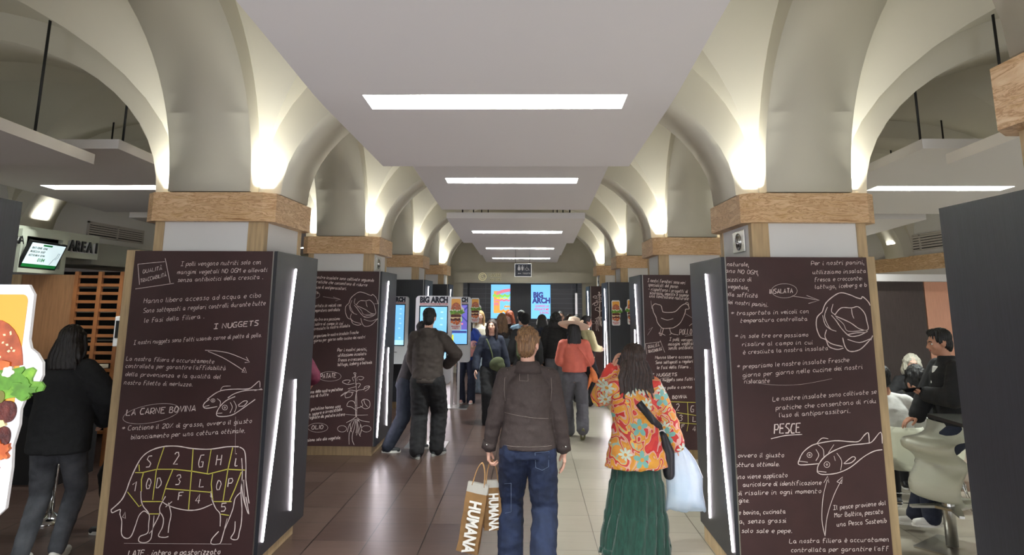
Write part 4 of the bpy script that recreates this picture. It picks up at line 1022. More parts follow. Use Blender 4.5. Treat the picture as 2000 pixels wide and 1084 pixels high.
# bar stool: a folded S shaped shell on a steel column
def bar_stool(label, loc, rz=0):
    t = thing('bar_stool', label, 'bar stool', loc, rz)
    prof = [(.24, .1), (.2, .03), (.1, .0), (-.05, -.005), (-.2, .0), (-.27, -.02), (-.25, -.07), (-.14, -.12), (-.06, -.17), (-.07, -.22), (-.16, -.28), (-.22, -.34), (-.2, -.42), (-.1, -.455), (.05, -.46), (.14, -.445)]
    pp = smoothpts(prof, 4); wd = .2
    bm = bmesh.new(); rows = [[bm.verts.new((p.x, wd * u * (1 - .12 * max(0, -p.y)), .81 + p.y + .025 * abs(u) ** 3)) for u in (-1, -.8, -.4, 0, .4, .8, 1)] for p in pp]
    for a, b in zip(rows, rows[1:]):
        for j in range(6): bm.faces.new((a[j], a[j + 1], b[j + 1], b[j])).smooth = True
    bmesh.ops.solidify(bm, geom=bm.faces[:], thickness=.014); obj('seat', bm, seatm, t)
    bm = bmesh.new(); lathe(bm, [(.045, .02), (.045, .55), (.04, .55), (.04, .8)], 24); obj('column', bm, steel, t)
    bm = bmesh.new(); prism(bm, rrect(-.23, .23, -.2, .2, .015), 'z', .0, .012); obj('base_plate', bm, steel, t)
    bm = bmesh.new(); prism(bm, [(-.02, .1), (.22, .13), (.22, -.13), (-.02, -.1), (-.22, -.2), (-.24, -.17), (-.1, -.06), (-.1, .06), (-.24, .17), (-.22, .2)], 'z', .3, .318); obj('footrest', bm, steel, t)
    return t
bar_stool('white folded bar stool on a thick steel column under the seated man', (3.36, 5.95, 0), math.radians(38))
# chrome stool base beside the woman on the left
t = thing('counter_stool', 'round chrome stool foot on the floor beside the woman in grey jeans', 'stool', (-4.2, 6.35, 0))
bm = bmesh.new(); lathe(bm, [(.2, 0), (.2, .012), (.06, .035), (.03, .06)], 32); obj('base', bm, chrome, t)
bm = bmesh.new(); lathe(bm, [(.028, .05), (.028, .72)], 16); obj('column', bm, chrome, t)
bm = bmesh.new(); lathe(bm, [(.17, .72), (.19, .74), (.18, .78)], 28); obj('seat', bm, blackm, t)
# ------------------------------------------------------------------ people
def ell_part(bm, c, r, rot=None, seg=16):
    M = Matrix.Translation(Vector(c)) @ (Euler(rot).to_matrix().to_4x4() if rot else Matrix.Identity(4)) @ Matrix.Diagonal((r[0], r[1], r[2], 1))
    bmesh.ops.create_uvsphere(bm, u_segments=seg, v_segments=max(6, seg * 2 // 3), radius=1, matrix=M)
def cap(bm, a, ra, b, rb, seg=14):
    a, b = Vector(a), Vector(b); d = b - a
    if d.length < 1e-5: return ell_part(bm, a, (ra,) * 3)
    n = d.normalized(); pts, rs = [], []
    for i in range(4): t = i / 4 * PI / 2; pts.append(a - n * ra * math.cos(t)); rs.append(max(ra * math.sin(t), ra * .04))
    for i in range(4): pts.append(a + d * i / 3); rs.append(ra + (rb - ra) * i / 3)
    for i in range(1, 5): t = i / 4 * PI / 2; pts.append(b + n * rb * math.sin(t)); rs.append(max(rb * math.cos(t), rb * .04))
    tube(bm, pts, rs, seg)
def chain(bm, pts, rs):
    for i in range(len(pts) - 1): cap(bm, pts[i], rs[i], pts[i + 1], rs[i + 1])
def fuse(bm, vox, smooth=4, wr=None, keep=None):
    """fuses overlapping closed shapes into one continuous surface; wr(co) -> displacement along the normal"""
    me = bpy.data.meshes.new('tmp'); bmesh.ops.recalc_face_normals(bm, faces=bm.faces[:]); bm.to_mesh(me); bm.free()
    o = bpy.data.objects.new('tmp', me); COL.objects.link(o)
    m = o.modifiers.new('r', 'REMESH'); m.mode = 'VOXEL'; m.voxel_size = vox; m.use_smooth_shade = True
    if smooth: s = o.modifiers.new('s', 'SMOOTH'); s.iterations = smooth; s.factor = .5
    me2 = bpy.data.meshes.new_from_object(o.evaluated_get(bpy.context.evaluated_depsgraph_get()))
    bpy.data.objects.remove(o, do_unlink=True); bpy.data.meshes.remove(me)
    if wr:
        ns = [v.normal.copy() for v in me2.vertices]
        for v, n in zip(me2.vertices, ns): v.co += n * wr(v.co)
    for p in me2.polygons: p.use_smooth = True
    return me2
def join_meshes(name, mes):
    """mes: list of (mesh, material index)"""
    bm = bmesh.new()
    for me, mi in mes:
        n0 = len(bm.faces); bm.from_mesh(me); bm.faces.ensure_lookup_table()
        for f in bm.faces[n0:]: f.material_index = mi; f.smooth = True
        bpy.data.meshes.remove(me)
    out = bpy.data.meshes.new(name); bm.to_mesh(out); bm.free(); return out
def ik(a, b, l1, l2, pole):
    a, b = Vector(a), Vector(b); d = b - a; L = min(d.length, (l1 + l2) * .999); n = d.normalized(); b = a + n * L
    x = (l1 * l1 - l2 * l2 + L * L) / (2 * L); h = math.sqrt(max(0, l1 * l1 - x * x)); p = Vector(pole); p = (p - n * p.dot(n)).normalized()
    return a + n * x + p * h, b
def hand_bm(wrist, dirv, palm_n, side, curl, s=1.0):
    """five fingers; dirv towards the fingertips, palm_n out of the palm, side +1 right hand / -1 left; curl radians per joint"""
    bm = bmesh.new(); d = Vector(dirv).normalized(); n = Vector(palm_n); n = (n - d * n.dot(d)).normalized(); w = d.cross(n) * side    # towards the thumb
    W = Vector(wrist)
    cap(bm, W - d * .02, .024 * s, W + d * .02 * s, .026 * s)
    for k in (-1, -.33, .33, 1): cap(bm, W + d * .02 * s + w * .014 * k * s, .017 * s, W + d * .082 * s + w * .027 * k * s, .0125 * s, 10)
    for k, L, o in ((1, .066, 0.0), (.36, .076, .003), (-.3, .07, .001), (-.95, .055, -.006)):
        p = W + d * (.085 + o) * s + w * .027 * k * s; q = d.copy(); a = curl * .6
        for j, (f, r) in enumerate(((.45, .0098), (.32, .0088), (.25, .0078))):
            c_, s_ = math.cos(a), math.sin(a); dd = d * c_ + n * s_ + w * .06 * k; e = p + dd.normalized() * L * f * s * 1.25
            cap(bm, p, r * s, e, (r - .0007) * s, 8); p = e; a += curl
    t0 = W + d * .03 * s + w * .026 * s; t1 = t0 + (d * .55 + w * .75 + n * .25).normalized() * .036 * s; t2 = t1 + (d * .85 + w * .25 + n * .45).normalized() * .03 * s; t3 = t2 + (d * .9 + n * .35).normalized() * .024 * s
    chain(bm, [t0, t1, t2, t3], [.0155 * s, .012 * s, .0105 * s, .009 * s])
    return bm
def skin_mat(name, rgb): return mat('skin_' + name, rgb, 0.5, noise_amt=.05, nscale=12, bump=.03, bscale=150)
def hair_mat(name, rgb, rgb2=None):
    m = mat('hair_' + name, rgb, 0.42, rgb2=rgb2 or tuple(int(c * .55) for c in rgb), nscale=26, stretch=(5, 5, .5), bump=.6, bscale=40, detail=6); return m
lipm = mat('lips', (168, 92, 84), .45); eyew = mat('eye_white', (225, 222, 215), .3); eyed = mat('eye_dark', (30, 22, 18), .2); shoe_sole = mat('shoe_sole', (224, 222, 216), .6)
SKL = skin_mat('light', (222, 172, 150)); SKM = skin_mat('mid', (190, 138, 112)); SKT = skin_mat('tan', (150, 100, 78))

def person(label, loc, rz, h, skin=SKL, hair=None, hstyle='short', top=None, bottom=None, shoes=None, pose=None, vox=.011, group=None, face=True, female=False, build=1.0):
    """local frame: +Y forward, +X to the person's right"""
    P = dict(lf=(-.1, .02), rf=(.1, -.02), lfz=0, rfz=0, lh=None, rh=None, lean=0.0, twist=0.0, head=(0, 0, 0), hip=None, lfr=0.0, rfr=0.0, lcurl=.35, rcurl=.35, lpalm=None, rpalm=None, lhd=None, rhd=None, lelb=None, relb=None, lfy=0.0, rfy=0.0, kpole=None)
    P.update(pose or {})
    t = thing('person', label, 'person', loc, rz, group)
    S = h / 1.75
    H0 = Vector(P['hip'] or (0, 0, .925)) * S if not P['hip'] else Vector(P['hip'])
    up = Vector((0, math.sin(P['lean']), math.cos(P['lean']))); tw = P['twist']; rt = Vector((math.cos(tw), math.sin(tw), 0)); fw = Vector((-math.sin(tw), math.cos(tw), 0)); fw = (fw - up * fw.dot(up)).normalized()
    f = lambda r, y, z: H0 + (rt * r + fw * y + up * z) * S                # torso frame from the hip centre
    bw = build * (.9 if female else 1.0)
    neck = f(0, -.015, .56); headc = f(0, .02, .705)
    sh = {s: f(s * .17 * bw, -.01, .475) for s in (-1, 1)}
    hipj = {s: f(s * .095, 0, -.03) for s in (-1, 1)}
    # arms
    U, Fa = .285 * S, .25 * S; el, wr = {}, {}
    for s, key, ek in ((-1, 'lh', 'lelb'), (1, 'rh', 'relb')):
        tgt = P[key]; tgt = f(s * .27 * bw, .03, -.04) if tgt is None else Vector(tgt)
        pole = Vector(P[ek]) if P[ek] else (-fw * .8 + rt * s * .5)
        el[s], wr[s] = ik(sh[s], tgt, U, Fa, pole)
    # legs
    T, Sh = .44 * S, .42 * S; kn, an = {}, {}
    for s, k, kz in ((-1, 'lf', 'lfz'), (1, 'rf', 'rfz')):
        a = Vector((P[k][0] * S if not P['hip'] else P[k][0], P[k][1] * S if not P['hip'] else P[k][1], .085 * S + P[kz]))
        pole = Vector(P['kpole']) if P['kpole'] else Vector((s * .12, 1, 0))
        kn[s], an[s] = ik(hipj[s], a, T, Sh, pole)
    # head
    hy, hp, hr = P['head']; HR = Matrix.Rotation(tw + hy, 3, 'Z') @ Matrix.Rotation(hp, 3, 'X') @ Matrix.Rotation(hr, 3, 'Y'); K = S * (1.0)
    hq = lambda x, y, z: headc + HR @ (Vector((x, y, z)) * K)
    rot = HR.to_euler()
    b = bmesh.new()
    R = lambda a, b_, c: (a * K, b_ * K, c * K)
    ell_part(b, hq(0, -.01, .035), R(.074, .094, .088), rot); ell_part(b, hq(0, .03, -.02), R(.062, .064, .08), rot); ell_part(b, hq(0, .045, -.075), R(.04, .042, .035), rot)
    ell_part(b, hq(0, .08, .018), R(.05, .02, .02), rot); chain(b, [hq(0, .092, .01), hq(0, .11, -.028)], [.009 * K, .0135 * K]); ell_part(b, hq(0, .088, -.057), R(.024, .014, .012), rot)
    for s in (-1, 1): ell_part(b, hq(s * .076, -.004, -.005), R(.01, .022, .032), rot); ell_part(b, hq(s * .036, .072, -.025), R(.025, .018, .022), rot)
    cap(b, neck - up * .05 * S, .058 * S, hq(0, -.015, -.05), .053 * S)
    # trunk and limbs
    loft(b, [(f(0, 0, -.1), .12 * S, .09 * S), (f(0, 0, 0), .15 * S, .1 * S), (f(0, 0, .14), .125 * S * bw, .085 * S), (f(0, 0, .34), .15 * S * bw, .1 * S), (f(0, -.01, .46), .16 * S * bw, .085 * S), (f(0, -.015, .53), .07 * S, .06 * S)])
    for s in (-1, 1):
        chain(b, [sh[s], el[s], wr[s]], [.05 * S, .037 * S, .025 * S]); cap(b, f(s * .06, -.01, .5), .05 * S, sh[s], .05 * S)
        chain(b, [hipj[s], kn[s], an[s]], [.082 * S, .052 * S, .036 * S]); fo = Vector((math.sin(-P['lfy'] if s < 0 else -P['rfy']), math.cos(P['lfy'] if s < 0 else P['rfy']), 0)); cap(b, an[s] - Vector((0, 0, .03 * S)), .034 * S, an[s] + fo * .1 * S - Vector((0, 0, .052 * S)), .026 * S)
    mes = [(fuse(b, vox, 3), 0)]
    for s, ck, pk, dk in ((-1, 'lcurl', 'lpalm', 'lhd'), (1, 'rcurl', 'rpalm', 'rhd')):
        dv = Vector(P[dk]) if P[dk] else (wr[s] - el[s]); pn = Vector(P[pk]) if P[pk] else (-rt * s)
        # thumb side must point forward/up: choose the side sign by anatomy
        mes.append((fuse(hand_bm(wr[s], dv, pn, s, P[ck], S), max(.0036, vox * .38), 2), 0))
    if face:
        for s in (-1, 1):
            e = bmesh.new(); ell_part(e, hq(s * .031, .079, -.0), R(.0145, .011, .009), rot, 10); m_ = bpy.data.meshes.new('e'); e.to_mesh(m_); e.free(); mes.append((m_, 1))
            e = bmesh.new(); ell_part(e, hq(s * .031, .0865, -.0), R(.0065, .005, .0065), rot, 8); m_ = bpy.data.meshes.new('e'); e.to_mesh(m_); e.free(); mes.append((m_, 2))
            e = bmesh.new(); chain(e, [hq(s * .015, .0955, .018), hq(s * .032, .0945, .024), hq(s * .05, .082, .019)], [.0035 * K, .0042 * K, .003 * K]); m_ = bpy.data.meshes.new('e'); e.to_mesh(m_); e.free(); mes.append((m_, 4))
        e = bmesh.new(); ell_part(e, hq(0, .096, -.052), R(.021, .0075, .0045), rot, 10); ell_part(e, hq(0, .0945, -.061), R(.018, .0075, .0055), rot, 10); m_ = bpy.data.meshes.new('e'); e.to_mesh(m_); e.free(); mes.append((m_, 3))
    body = obj('body', join_meshes('body', mes), [skin, eyew, eyed, lipm, hair or skin], t)
    # hair
    if hstyle and hair:
        b = bmesh.new(); v2 = vox * .8; rnd = random.Random(hash(label) % 999 if False else len(label))
        amp = .0035
        if hstyle in ('short', 'messy'):
            ell_part(b, hq(0, -.018, .05), R(.082, .097, .086), rot); ell_part(b, hq(0, -.05, -.01), R(.07, .058, .085), rot); ell_part(b, hq(0, .035, .095), R(.06, .055, .035), rot)
            for s in (-1, 1): ell_part(b, hq(s * .07, .012, .03), R(.014, .03, .04), rot)
            if hstyle == 'messy':
                for i in range(46):
                    a, e = rnd.uniform(0, 2 * PI), rnd.uniform(-.15, 1.5); p = hq(.078 * math.cos(a) * math.cos(e), -.018 + .092 * math.sin(a) * math.cos(e), .05 + .084 * math.sin(e))
                    if (HR.transposed() @ (p - headc)).y > .045 * K and e < .8: continue
                    q = p + HR @ (Vector((math.cos(a) * .3 + rnd.uniform(-.5, .5), math.sin(a) * .4 + .5, .45)) * .028 * K)
                    cap(b, p, .016 * K, q, .006 * K, 8)
            amp = .004
        elif hstyle in ('long', 'verylong', 'wavy', 'curly', 'bob'):
            vol = 1.2 if hstyle == 'wavy' else 1.04; ell_part(b, hq(0, -.018 * vol, .04), R(.084 * vol, .1 * vol, .092 * (1 + (vol - 1) * .4)), rot)
            ln = {'long': .36, 'verylong': .42, 'wavy': .34, 'curly': .2, 'bob': .24}[hstyle]; wd = {'curly': .135, 'wavy': .16, 'bob': .125}.get(hstyle, .112)
            back = f(0, -.1 - (.02 if hstyle == 'wavy' else 0), 0) - f(0, 0, 0)
            secs = []
            for i in range(7):
                u = i / 6; p = hq(0, -.045, .03) .lerp(headc + up * (.03 - ln) * S + back * (1.0 if hstyle != 'curly' else .6), u); secs.append((p, (.076 + (wd - .076) * math.sin(min(1, u * 1.6) * PI / 2)) * S * (1 - .25 * max(0, u - .75) * 4 * (.5 if hstyle == 'wavy' else 1)), (.075 - .03 * u) * S, 2.2, tw + hy * (1 - u)))
            loft(b, secs[::-1])
            for s in (-1, 1):
                L_ = min(ln, .28) * (.9 if hstyle != 'curly' else .6)
                p0 = hq(s * .072, .02, .05); p1 = hq(s * .086, .01, -.06); p2 = p1 - up * (L_ - .1) * S + fw * (.02 if hstyle != 'bob' else 0) * S - rt * s * .0
                chain(b, [p0, p1, p2], [.022 * K, .03 * K, .016 * K])
            for i in range(18 if hstyle != 'curly' else 60):
                if hstyle == 'curly':
                    a, e = rnd.uniform(0, 2 * PI), rnd.uniform(-.8, 1.4); p = hq(.088 * math.cos(a) * math.cos(e), -.03 + .1 * math.sin(a) * math.cos(e), .03 + .1 * math.sin(e) - .03)
                    if (HR.transposed() @ (p - headc)).y > .045 * K and e < .5: continue
                    ell_part(b, p, (.028 * K,) * 3, None, 8)
                else:
                    x = rnd.uniform(-.95, .95); p = headc + back * .85 + up * (.0 - ln * .6) * S + rt * x * wd * .8 * S - fw * .02 * S; cap(b, p, .02 * S, p - up * (ln * .42 + rnd.uniform(-.03, .03)) * S + rt * rnd.uniform(-.015, .015), .008 * S, 8)
            amp = .006 if hstyle in ('wavy', 'curly') else .004
        elif hstyle == 'bun':
            ell_part(b, hq(0, -.018, .045), R(.08, .097, .087), rot); ell_part(b, hq(0, -.115, .06), R(.035, .035, .035), rot)
        HI = HR.transposed()
        def wrh(co):
            q = HI @ (co - headc); a = math.atan2(q.x, -q.y - .02); return amp * math.sin(a * 26 + noise.noise(co * 9) * 5) + amp * .8 * noise.noise(Vector((q.x * 60, q.y * 60, q.z * (8 if hstyle != 'messy' else 22))))
        obj('hair', fuse(b, v2, 2, wrh), [hair], t)
    # clothing ------------------------------------------------------------
    top = dict(top or {}); bottom = dict(bottom or {})
    def wrinkle(a, fr=9, seed=0.0):
        def w(co):
            q = co * fr + Vector((seed, seed, 0)); n1 = noise.noise(Vector((q.x, q.y, q.z * 1.3))); n2 = noise.noise(Vector((q.x * 2.3 + 5, q.y * 2.3, q.z * 3.1)))
            return a * ((1 - abs(n1) * 2) * .6 + n2 * .5)
        return w
    k = top.get('kind', 'shirt'); e = top.get('ease', .0) * S; hem = top.get('hem', -.02)
    b = bmesh.new()
    sw = .168 * bw * S + e
    if not top.get('none'):
        secs = [(f(0, 0, hem), top.get('hemw', .165) * bw * S + e, .115 * S + e), (f(0, 0, hem + .02), top.get('hemw', .165) * bw * S + e, .115 * S + e), (f(0, 0, (hem + .34) / 2), top.get('midw', .16) * bw * S + e, .11 * S + e), (f(0, 0, .32), .172 * bw * S + e, .118 * S + e), (f(0, -.008, .43), sw * .96, .105 * S + e * .8), (f(0, -.012, .49), sw * .72, .085 * S + e * .5), (f(0, -.015, .545), .085 * S, .068 * S)]
        loft(b, secs, 32)
        sl = top.get('sleeve', 'long'); sr = top.get('slw', .0) * S
        for s in (-1, 1):
            cap(b, f(s * .05, -.015, .525), .042 * S + e * .3, sh[s], .05 * S + e * .6)
            if sl == 'long': chain(b, [sh[s], el[s], wr[s].lerp(el[s], .06)], [.054 * S + e * .6 + sr * .4, .05 * S + e * .5 + sr * .8, .036 * S + e * .4 + sr])
            elif sl == 'half': chain(b, [sh[s], el[s].lerp(sh[s], .12)], [.064 * S + e * .6, .06 * S + e * .5 + sr])
        if top.get('hood') == 'down':
            ell_part(b, f(0, -.075, .52), (.105 * S, .065 * S, .075 * S)); cap(b, f(-.08, -.03, .55), .035 * S, f(.08, -.03, .55), .035 * S); ell_part(b, f(0, -.1, .45), (.075 * S, .035 * S, .07 * S))
        if top.get('collar'):
            loft(b, [(f(0, -.015, .50), .098 * S, .08 * S), (f(0, -.018, .59), .074 * S, .07 * S)])
        if top.get('tail'):                   # flared tunic
            loft(b, [(f(0, 0, -.17), .265 * S, .17 * S), (f(0, 0, -.14), .26 * S, .17 * S), (f(0, 0, .1), .205 * S, .14 * S), (f(0, 0, .3), .17 * S, .12 * S)], 40)
        tm = top.get('mat'); obj(top.get('name', 'shirt'), fuse(b, vox * top.get('vf', .9), 3, wrinkle(top.get('wr', .006) * S, 8, len(label))), [tm], t)
        if top.get('band'):                   # ribbed hem
            b = bmesh.new(); w = top.get('hemw', .165) * bw * S + e; loft(b, [(f(0, 0, hem - .035), w * .93, .112 * S + e * .9), (f(0, 0, hem - .03), w * .97, .116 * S + e), (f(0, 0, hem + .02), w * .98, .117 * S + e)], 32); obj('hem_band', b, [tm], t, smooth=True)
        if top.get('cuff'):
            for s in (-1, 1):
                d = (wr[s] - el[s]).normalized(); b = bmesh.new(); tube(b, [wr[s] - d * .045 * S, wr[s] + d * .008 * S], [.042 * S + e * .4 + sr] * 2, 18); obj('cuff', b, [top['cuff']], t)
    else: b.free()
    kb = bottom.get('kind', 'trousers'); lw = bottom.get('w', 0.0) * S; bm_ = bottom.get('mat')
    b = bmesh.new()
    if kb == 'trousers':
        loft(b, [(f(0, 0, -.09), .155 * S + lw * .5, .115 * S + lw * .5), (f(0, 0, 0), .158 * S + lw * .4, .115 * S + lw * .4), (f(0, 0, .09), .135 * S, .1 * S)], 28)
        for s in (-1, 1):
            fl = bottom.get('flare', 0) * S; lo = an[s] - Vector((0, 0, (.045 if bottom.get('full') else -.0) * S)); chain(b, [hipj[s] - Vector((0, 0, .02 * S)), hipj[s].lerp(kn[s], .5), kn[s], kn[s].lerp(an[s], .5), lo], [.095 * S + lw * .7, .083 * S + lw * .8, .064 * S + lw, .056 * S + lw + fl * .4, .047 * S + lw + fl])
        obj(bottom.get('name', 'trousers'), fuse(b, vox * .95, 3, wrinkle(bottom.get('wr', .007) * S, 9, 3.3)), [bm_], t)
    elif kb == 'skirt':
        n = 72; tiers = [(.06, .135, .1), (-.1, .185, .13), (-.28, .205, .145), (-.29, .215, .155), (-.52, .235, .17), (-.53, .245, .18), (-.75, .27, .195), (-.845, .28, .2)]
        rings = []
        for i in range(40):
            z = .06 - i / 39 * .93
            j = 0
            while j < len(tiers) - 2 and tiers[j + 1][0] > z: j += 1
            a_, b_ = tiers[j], tiers[j + 1]; u = min(1, max(0, (a_[0] - z) / (a_[0] - b_[0] + 1e-9))); rx, ry = a_[1] + (b_[1] - a_[1]) * u, a_[2] + (b_[2] - a_[2]) * u
            row = []
            for q in range(n):
                th = 2 * PI * q / n; am = .09 * min(1, max(0, (-.02 - z) / .3)); g = 1 + am * math.sin(th * 15 + 1.6 * math.sin(z * 5) + th) + .03 * math.sin(th * 31 + z * 14)
                p = f(0, 0, 0) + (rt * math.cos(th) * rx + fw * math.sin(th) * ry) * g * S; sway = Vector((-.05, .0, 0)) * max(0, -z - .2) * S
                row.append(b.verts.new(Vector((p.x, p.y, H0.z + z * S + (.03 * math.sin(th * 2 + 1) * S if i > 36 else 0))) + sway))
            rings.append(row)
        for i in range(39):
            for q in range(n): b.faces.new((rings[i][q], rings[i][(q + 1) % n], rings[i + 1][(q + 1) % n], rings[i + 1][q])).smooth = True
        cc = f(0, 0, 0); inn = [b.verts.new(Vector((cc.x + (v.co.x - cc.x) * .97, cc.y + (v.co.y - cc.y) * .97, v.co.z + .002))) for v in rings[-1]]; up_ = [b.verts.new(Vector((cc.x + (v.co.x - cc.x) * .72, cc.y + (v.co.y - cc.y) * .72, v.co.z + .3))) for v in rings[-1]]
        for lo_, hi_ in ((rings[-1], inn), (inn, up_)):
            for q in range(n): b.faces.new((lo_[q], lo_[(q + 1) % n], hi_[(q + 1) % n], hi_[q]))
        b.faces.new(up_); b.faces.new(rings[0][::-1])
        obj('skirt', b, [bm_], t)
    # shoes
    shoes = dict(shoes or {}); sm_ = shoes.get('mat', blackm); so = shoes.get('sole', shoe_sole)
    for s, zk, yk, pk in ((-1, 'lfz', 'lfy', 'lfr'), (1, 'rfz', 'rfy', 'rfr')):
        yw, pt = P[yk], P[pk]; RM = Matrix.Rotation(yw, 3, 'Z') @ Matrix.Rotation(pt, 3, 'X'); o_ = an[s] - Vector((0, 0, .0))
        q = lambda x, y, z: o_ + RM @ (Vector((x, y, z)) * S)
        b = bmesh.new(); sh_ = shoes.get('k', 1.0)
        chain(b, [q(0, -.045, -.045), q(0, .06, -.05), q(s * .008, .14, -.052)], [.036 * S * sh_, .038 * S * sh_, .03 * S * sh_]); cap(b, q(0, -.01, -.03), .044 * S * sh_, q(0, -.005, .015), .042 * S * sh_)
        me = fuse(b, .008, 2)
        zmin = q(0, 0, -.085)
        so_ = obj('shoe', me, [sm_], t)
        b = bmesh.new(); out = []
        for i in range(20):
            a = 2 * PI * i / 20; w = .041 + .006 * math.sin(a); out.append((w * math.cos(a) * sh_, .045 + .128 * math.sin(a) * sh_))
        v0 = [b.verts.new(q(x, y, -.084)) for x, y in out]; v1 = [b.verts.new(q(x * 1.02, y * 1.01, -.055 if shoes.get('thick') else -.066)) for x, y in out]
        for i in range(20): b.faces.new((v0[i], v0[(i + 1) % 20], v1[(i + 1) % 20], v1[i]))
        b.faces.new(v0[::-1]); b.faces.new(v1)
        obj('sole', b, [so], so_)
        if shoes.get('lace'):
            b = bmesh.new()
            for i in range(4): tube(b, [q(-.022, .03 + i * .02, -.012 - i * .006), q(0, .03 + i * .02, -.004 - i * .007), q(.022, .03 + i * .02, -.012 - i * .006)], .0035, 6)
            obj('laces', b, [shoes['lace']], so_)
    t['_j'] = 0; del t['_j']
    return t, dict(f=f, hq=hq, wr=wr, el=el, sh=sh, an=an, kn=kn, S=S, H0=H0, rt=rt, fw=fw, up=up, headc=headc, HR=HR)
def W(t, p):
    """local point of a person -> world"""
    return Matrix.Translation(t.location) @ Matrix.Rotation(t.rotation_euler.z, 4, 'Z') @ Vector(p)
def strap(name, m, t, pts, w, th=.004, parent=None, nrm=None):
    """flat band along pts"""
    pts = smoothpts(pts, 4); b = bmesh.new(); rows = []
    for i, p in enumerate(pts):
        d = (pts[min(i + 1, len(pts) - 1)] - pts[max(i - 1, 0)]).normalized(); n = Vector(nrm) if nrm else Vector((0, -1, 0)); s_ = d.cross(n).normalized() * w / 2; n2 = s_.cross(d).normalized() * th / 2
        rows.append([b.verts.new(p + a) for a in (s_ + n2, -s_ + n2, -s_ - n2, s_ - n2)])
    for a, c in zip(rows, rows[1:]):
        for j in range(4): b.faces.new((a[j], a[(j + 1) % 4], c[(j + 1) % 4], c[j])).smooth = True
    b.faces.new(rows[0]); b.faces.new(rows[-1][::-1]); return obj(name, b, [m], t)
# ------------------------------------------------------------------ the crowd
def cloth(name, rgb, rough=.85, nm=.12, sc=14, bump=.25, bs=220, **k): return mat('cloth_' + name, rgb, rough, noise_amt=nm, nscale=sc, bump=bump, bscale=bs, **k)
jbrown = cloth('brown_canvas', (64, 53, 51), .8, .1, 30); stitch = mat('stitching', (150, 138, 130), .9)
denim = mat('cloth_denim', (30, 42, 72), .85, rgb2=(20, 30, 54), nscale=10, bump=.3, bscale=260)
velvet = mat('cloth_green_velvet', (22, 74, 60), .75, rgb2=(12, 52, 42), nscale=22, stretch=(4, 4, .6), sheen=.3, bump=.2, bscale=60)
black_c = cloth('black', (20, 20, 23)); black_k = cloth('black_knit', (24, 25, 28), .9, .15, 40); grey_j = mat('cloth_grey_jeans', (88, 90, 96), .85, rgb2=(60, 62, 68), nscale=7, bump=.3, bscale=240)
hoodie = cloth('brown_hoodie', (62, 54, 50)); navy = cloth('navy', (28, 34, 52)); coral = cloth('coral', (206, 106, 88), .7, .06); greyt = cloth('grey_trousers', (92, 92, 98), .8, .08)
cream = cloth('cream', (214, 206, 188)); ltdenim = mat('cloth_light_denim', (150, 172, 190), .85, rgb2=(186, 200, 210), nscale=8, bump=.2, bscale=200)
maroon = cloth('maroon', (92, 20, 48), .8); whitec = cloth('white', (226, 226, 222), .8, .03); beige = cloth('pale_lime_beige', (214, 206, 160), .8, .05); olive = cloth('olive', (70, 76, 50)); bluej = cloth('blue_jacket', (34, 66, 150), .6)
H_gin = hair_mat('ginger_brown', (150, 112, 76), (84, 58, 38)); H_dk = hair_mat('dark', (34, 26, 24), (16, 12, 12)); H_bk = hair_mat('black', (20, 18, 20), (8, 8, 9)); H_bl = hair_mat('blond', (196, 160, 112), (140, 104, 66)); H_lb = hair_mat('light_brown', (142, 108, 76), (88, 62, 44)); H_rd = hair_mat('red', (160, 78, 44), (104, 46, 28)); H_wh = hair_mat('white', (220, 216, 200), (180, 176, 160)); H_br = hair_mat('brown', (66, 46, 38), (30, 21, 18))
sneak_w = mat('sneaker_white', (214, 212, 206), .6); sneak_d = mat('sneaker_dark', (52, 54, 56), .6); leather_br = mat('leather_dark_brown', (58, 36, 28), .45); sole_g = mat('sole_olive', (120, 120, 84), .7)

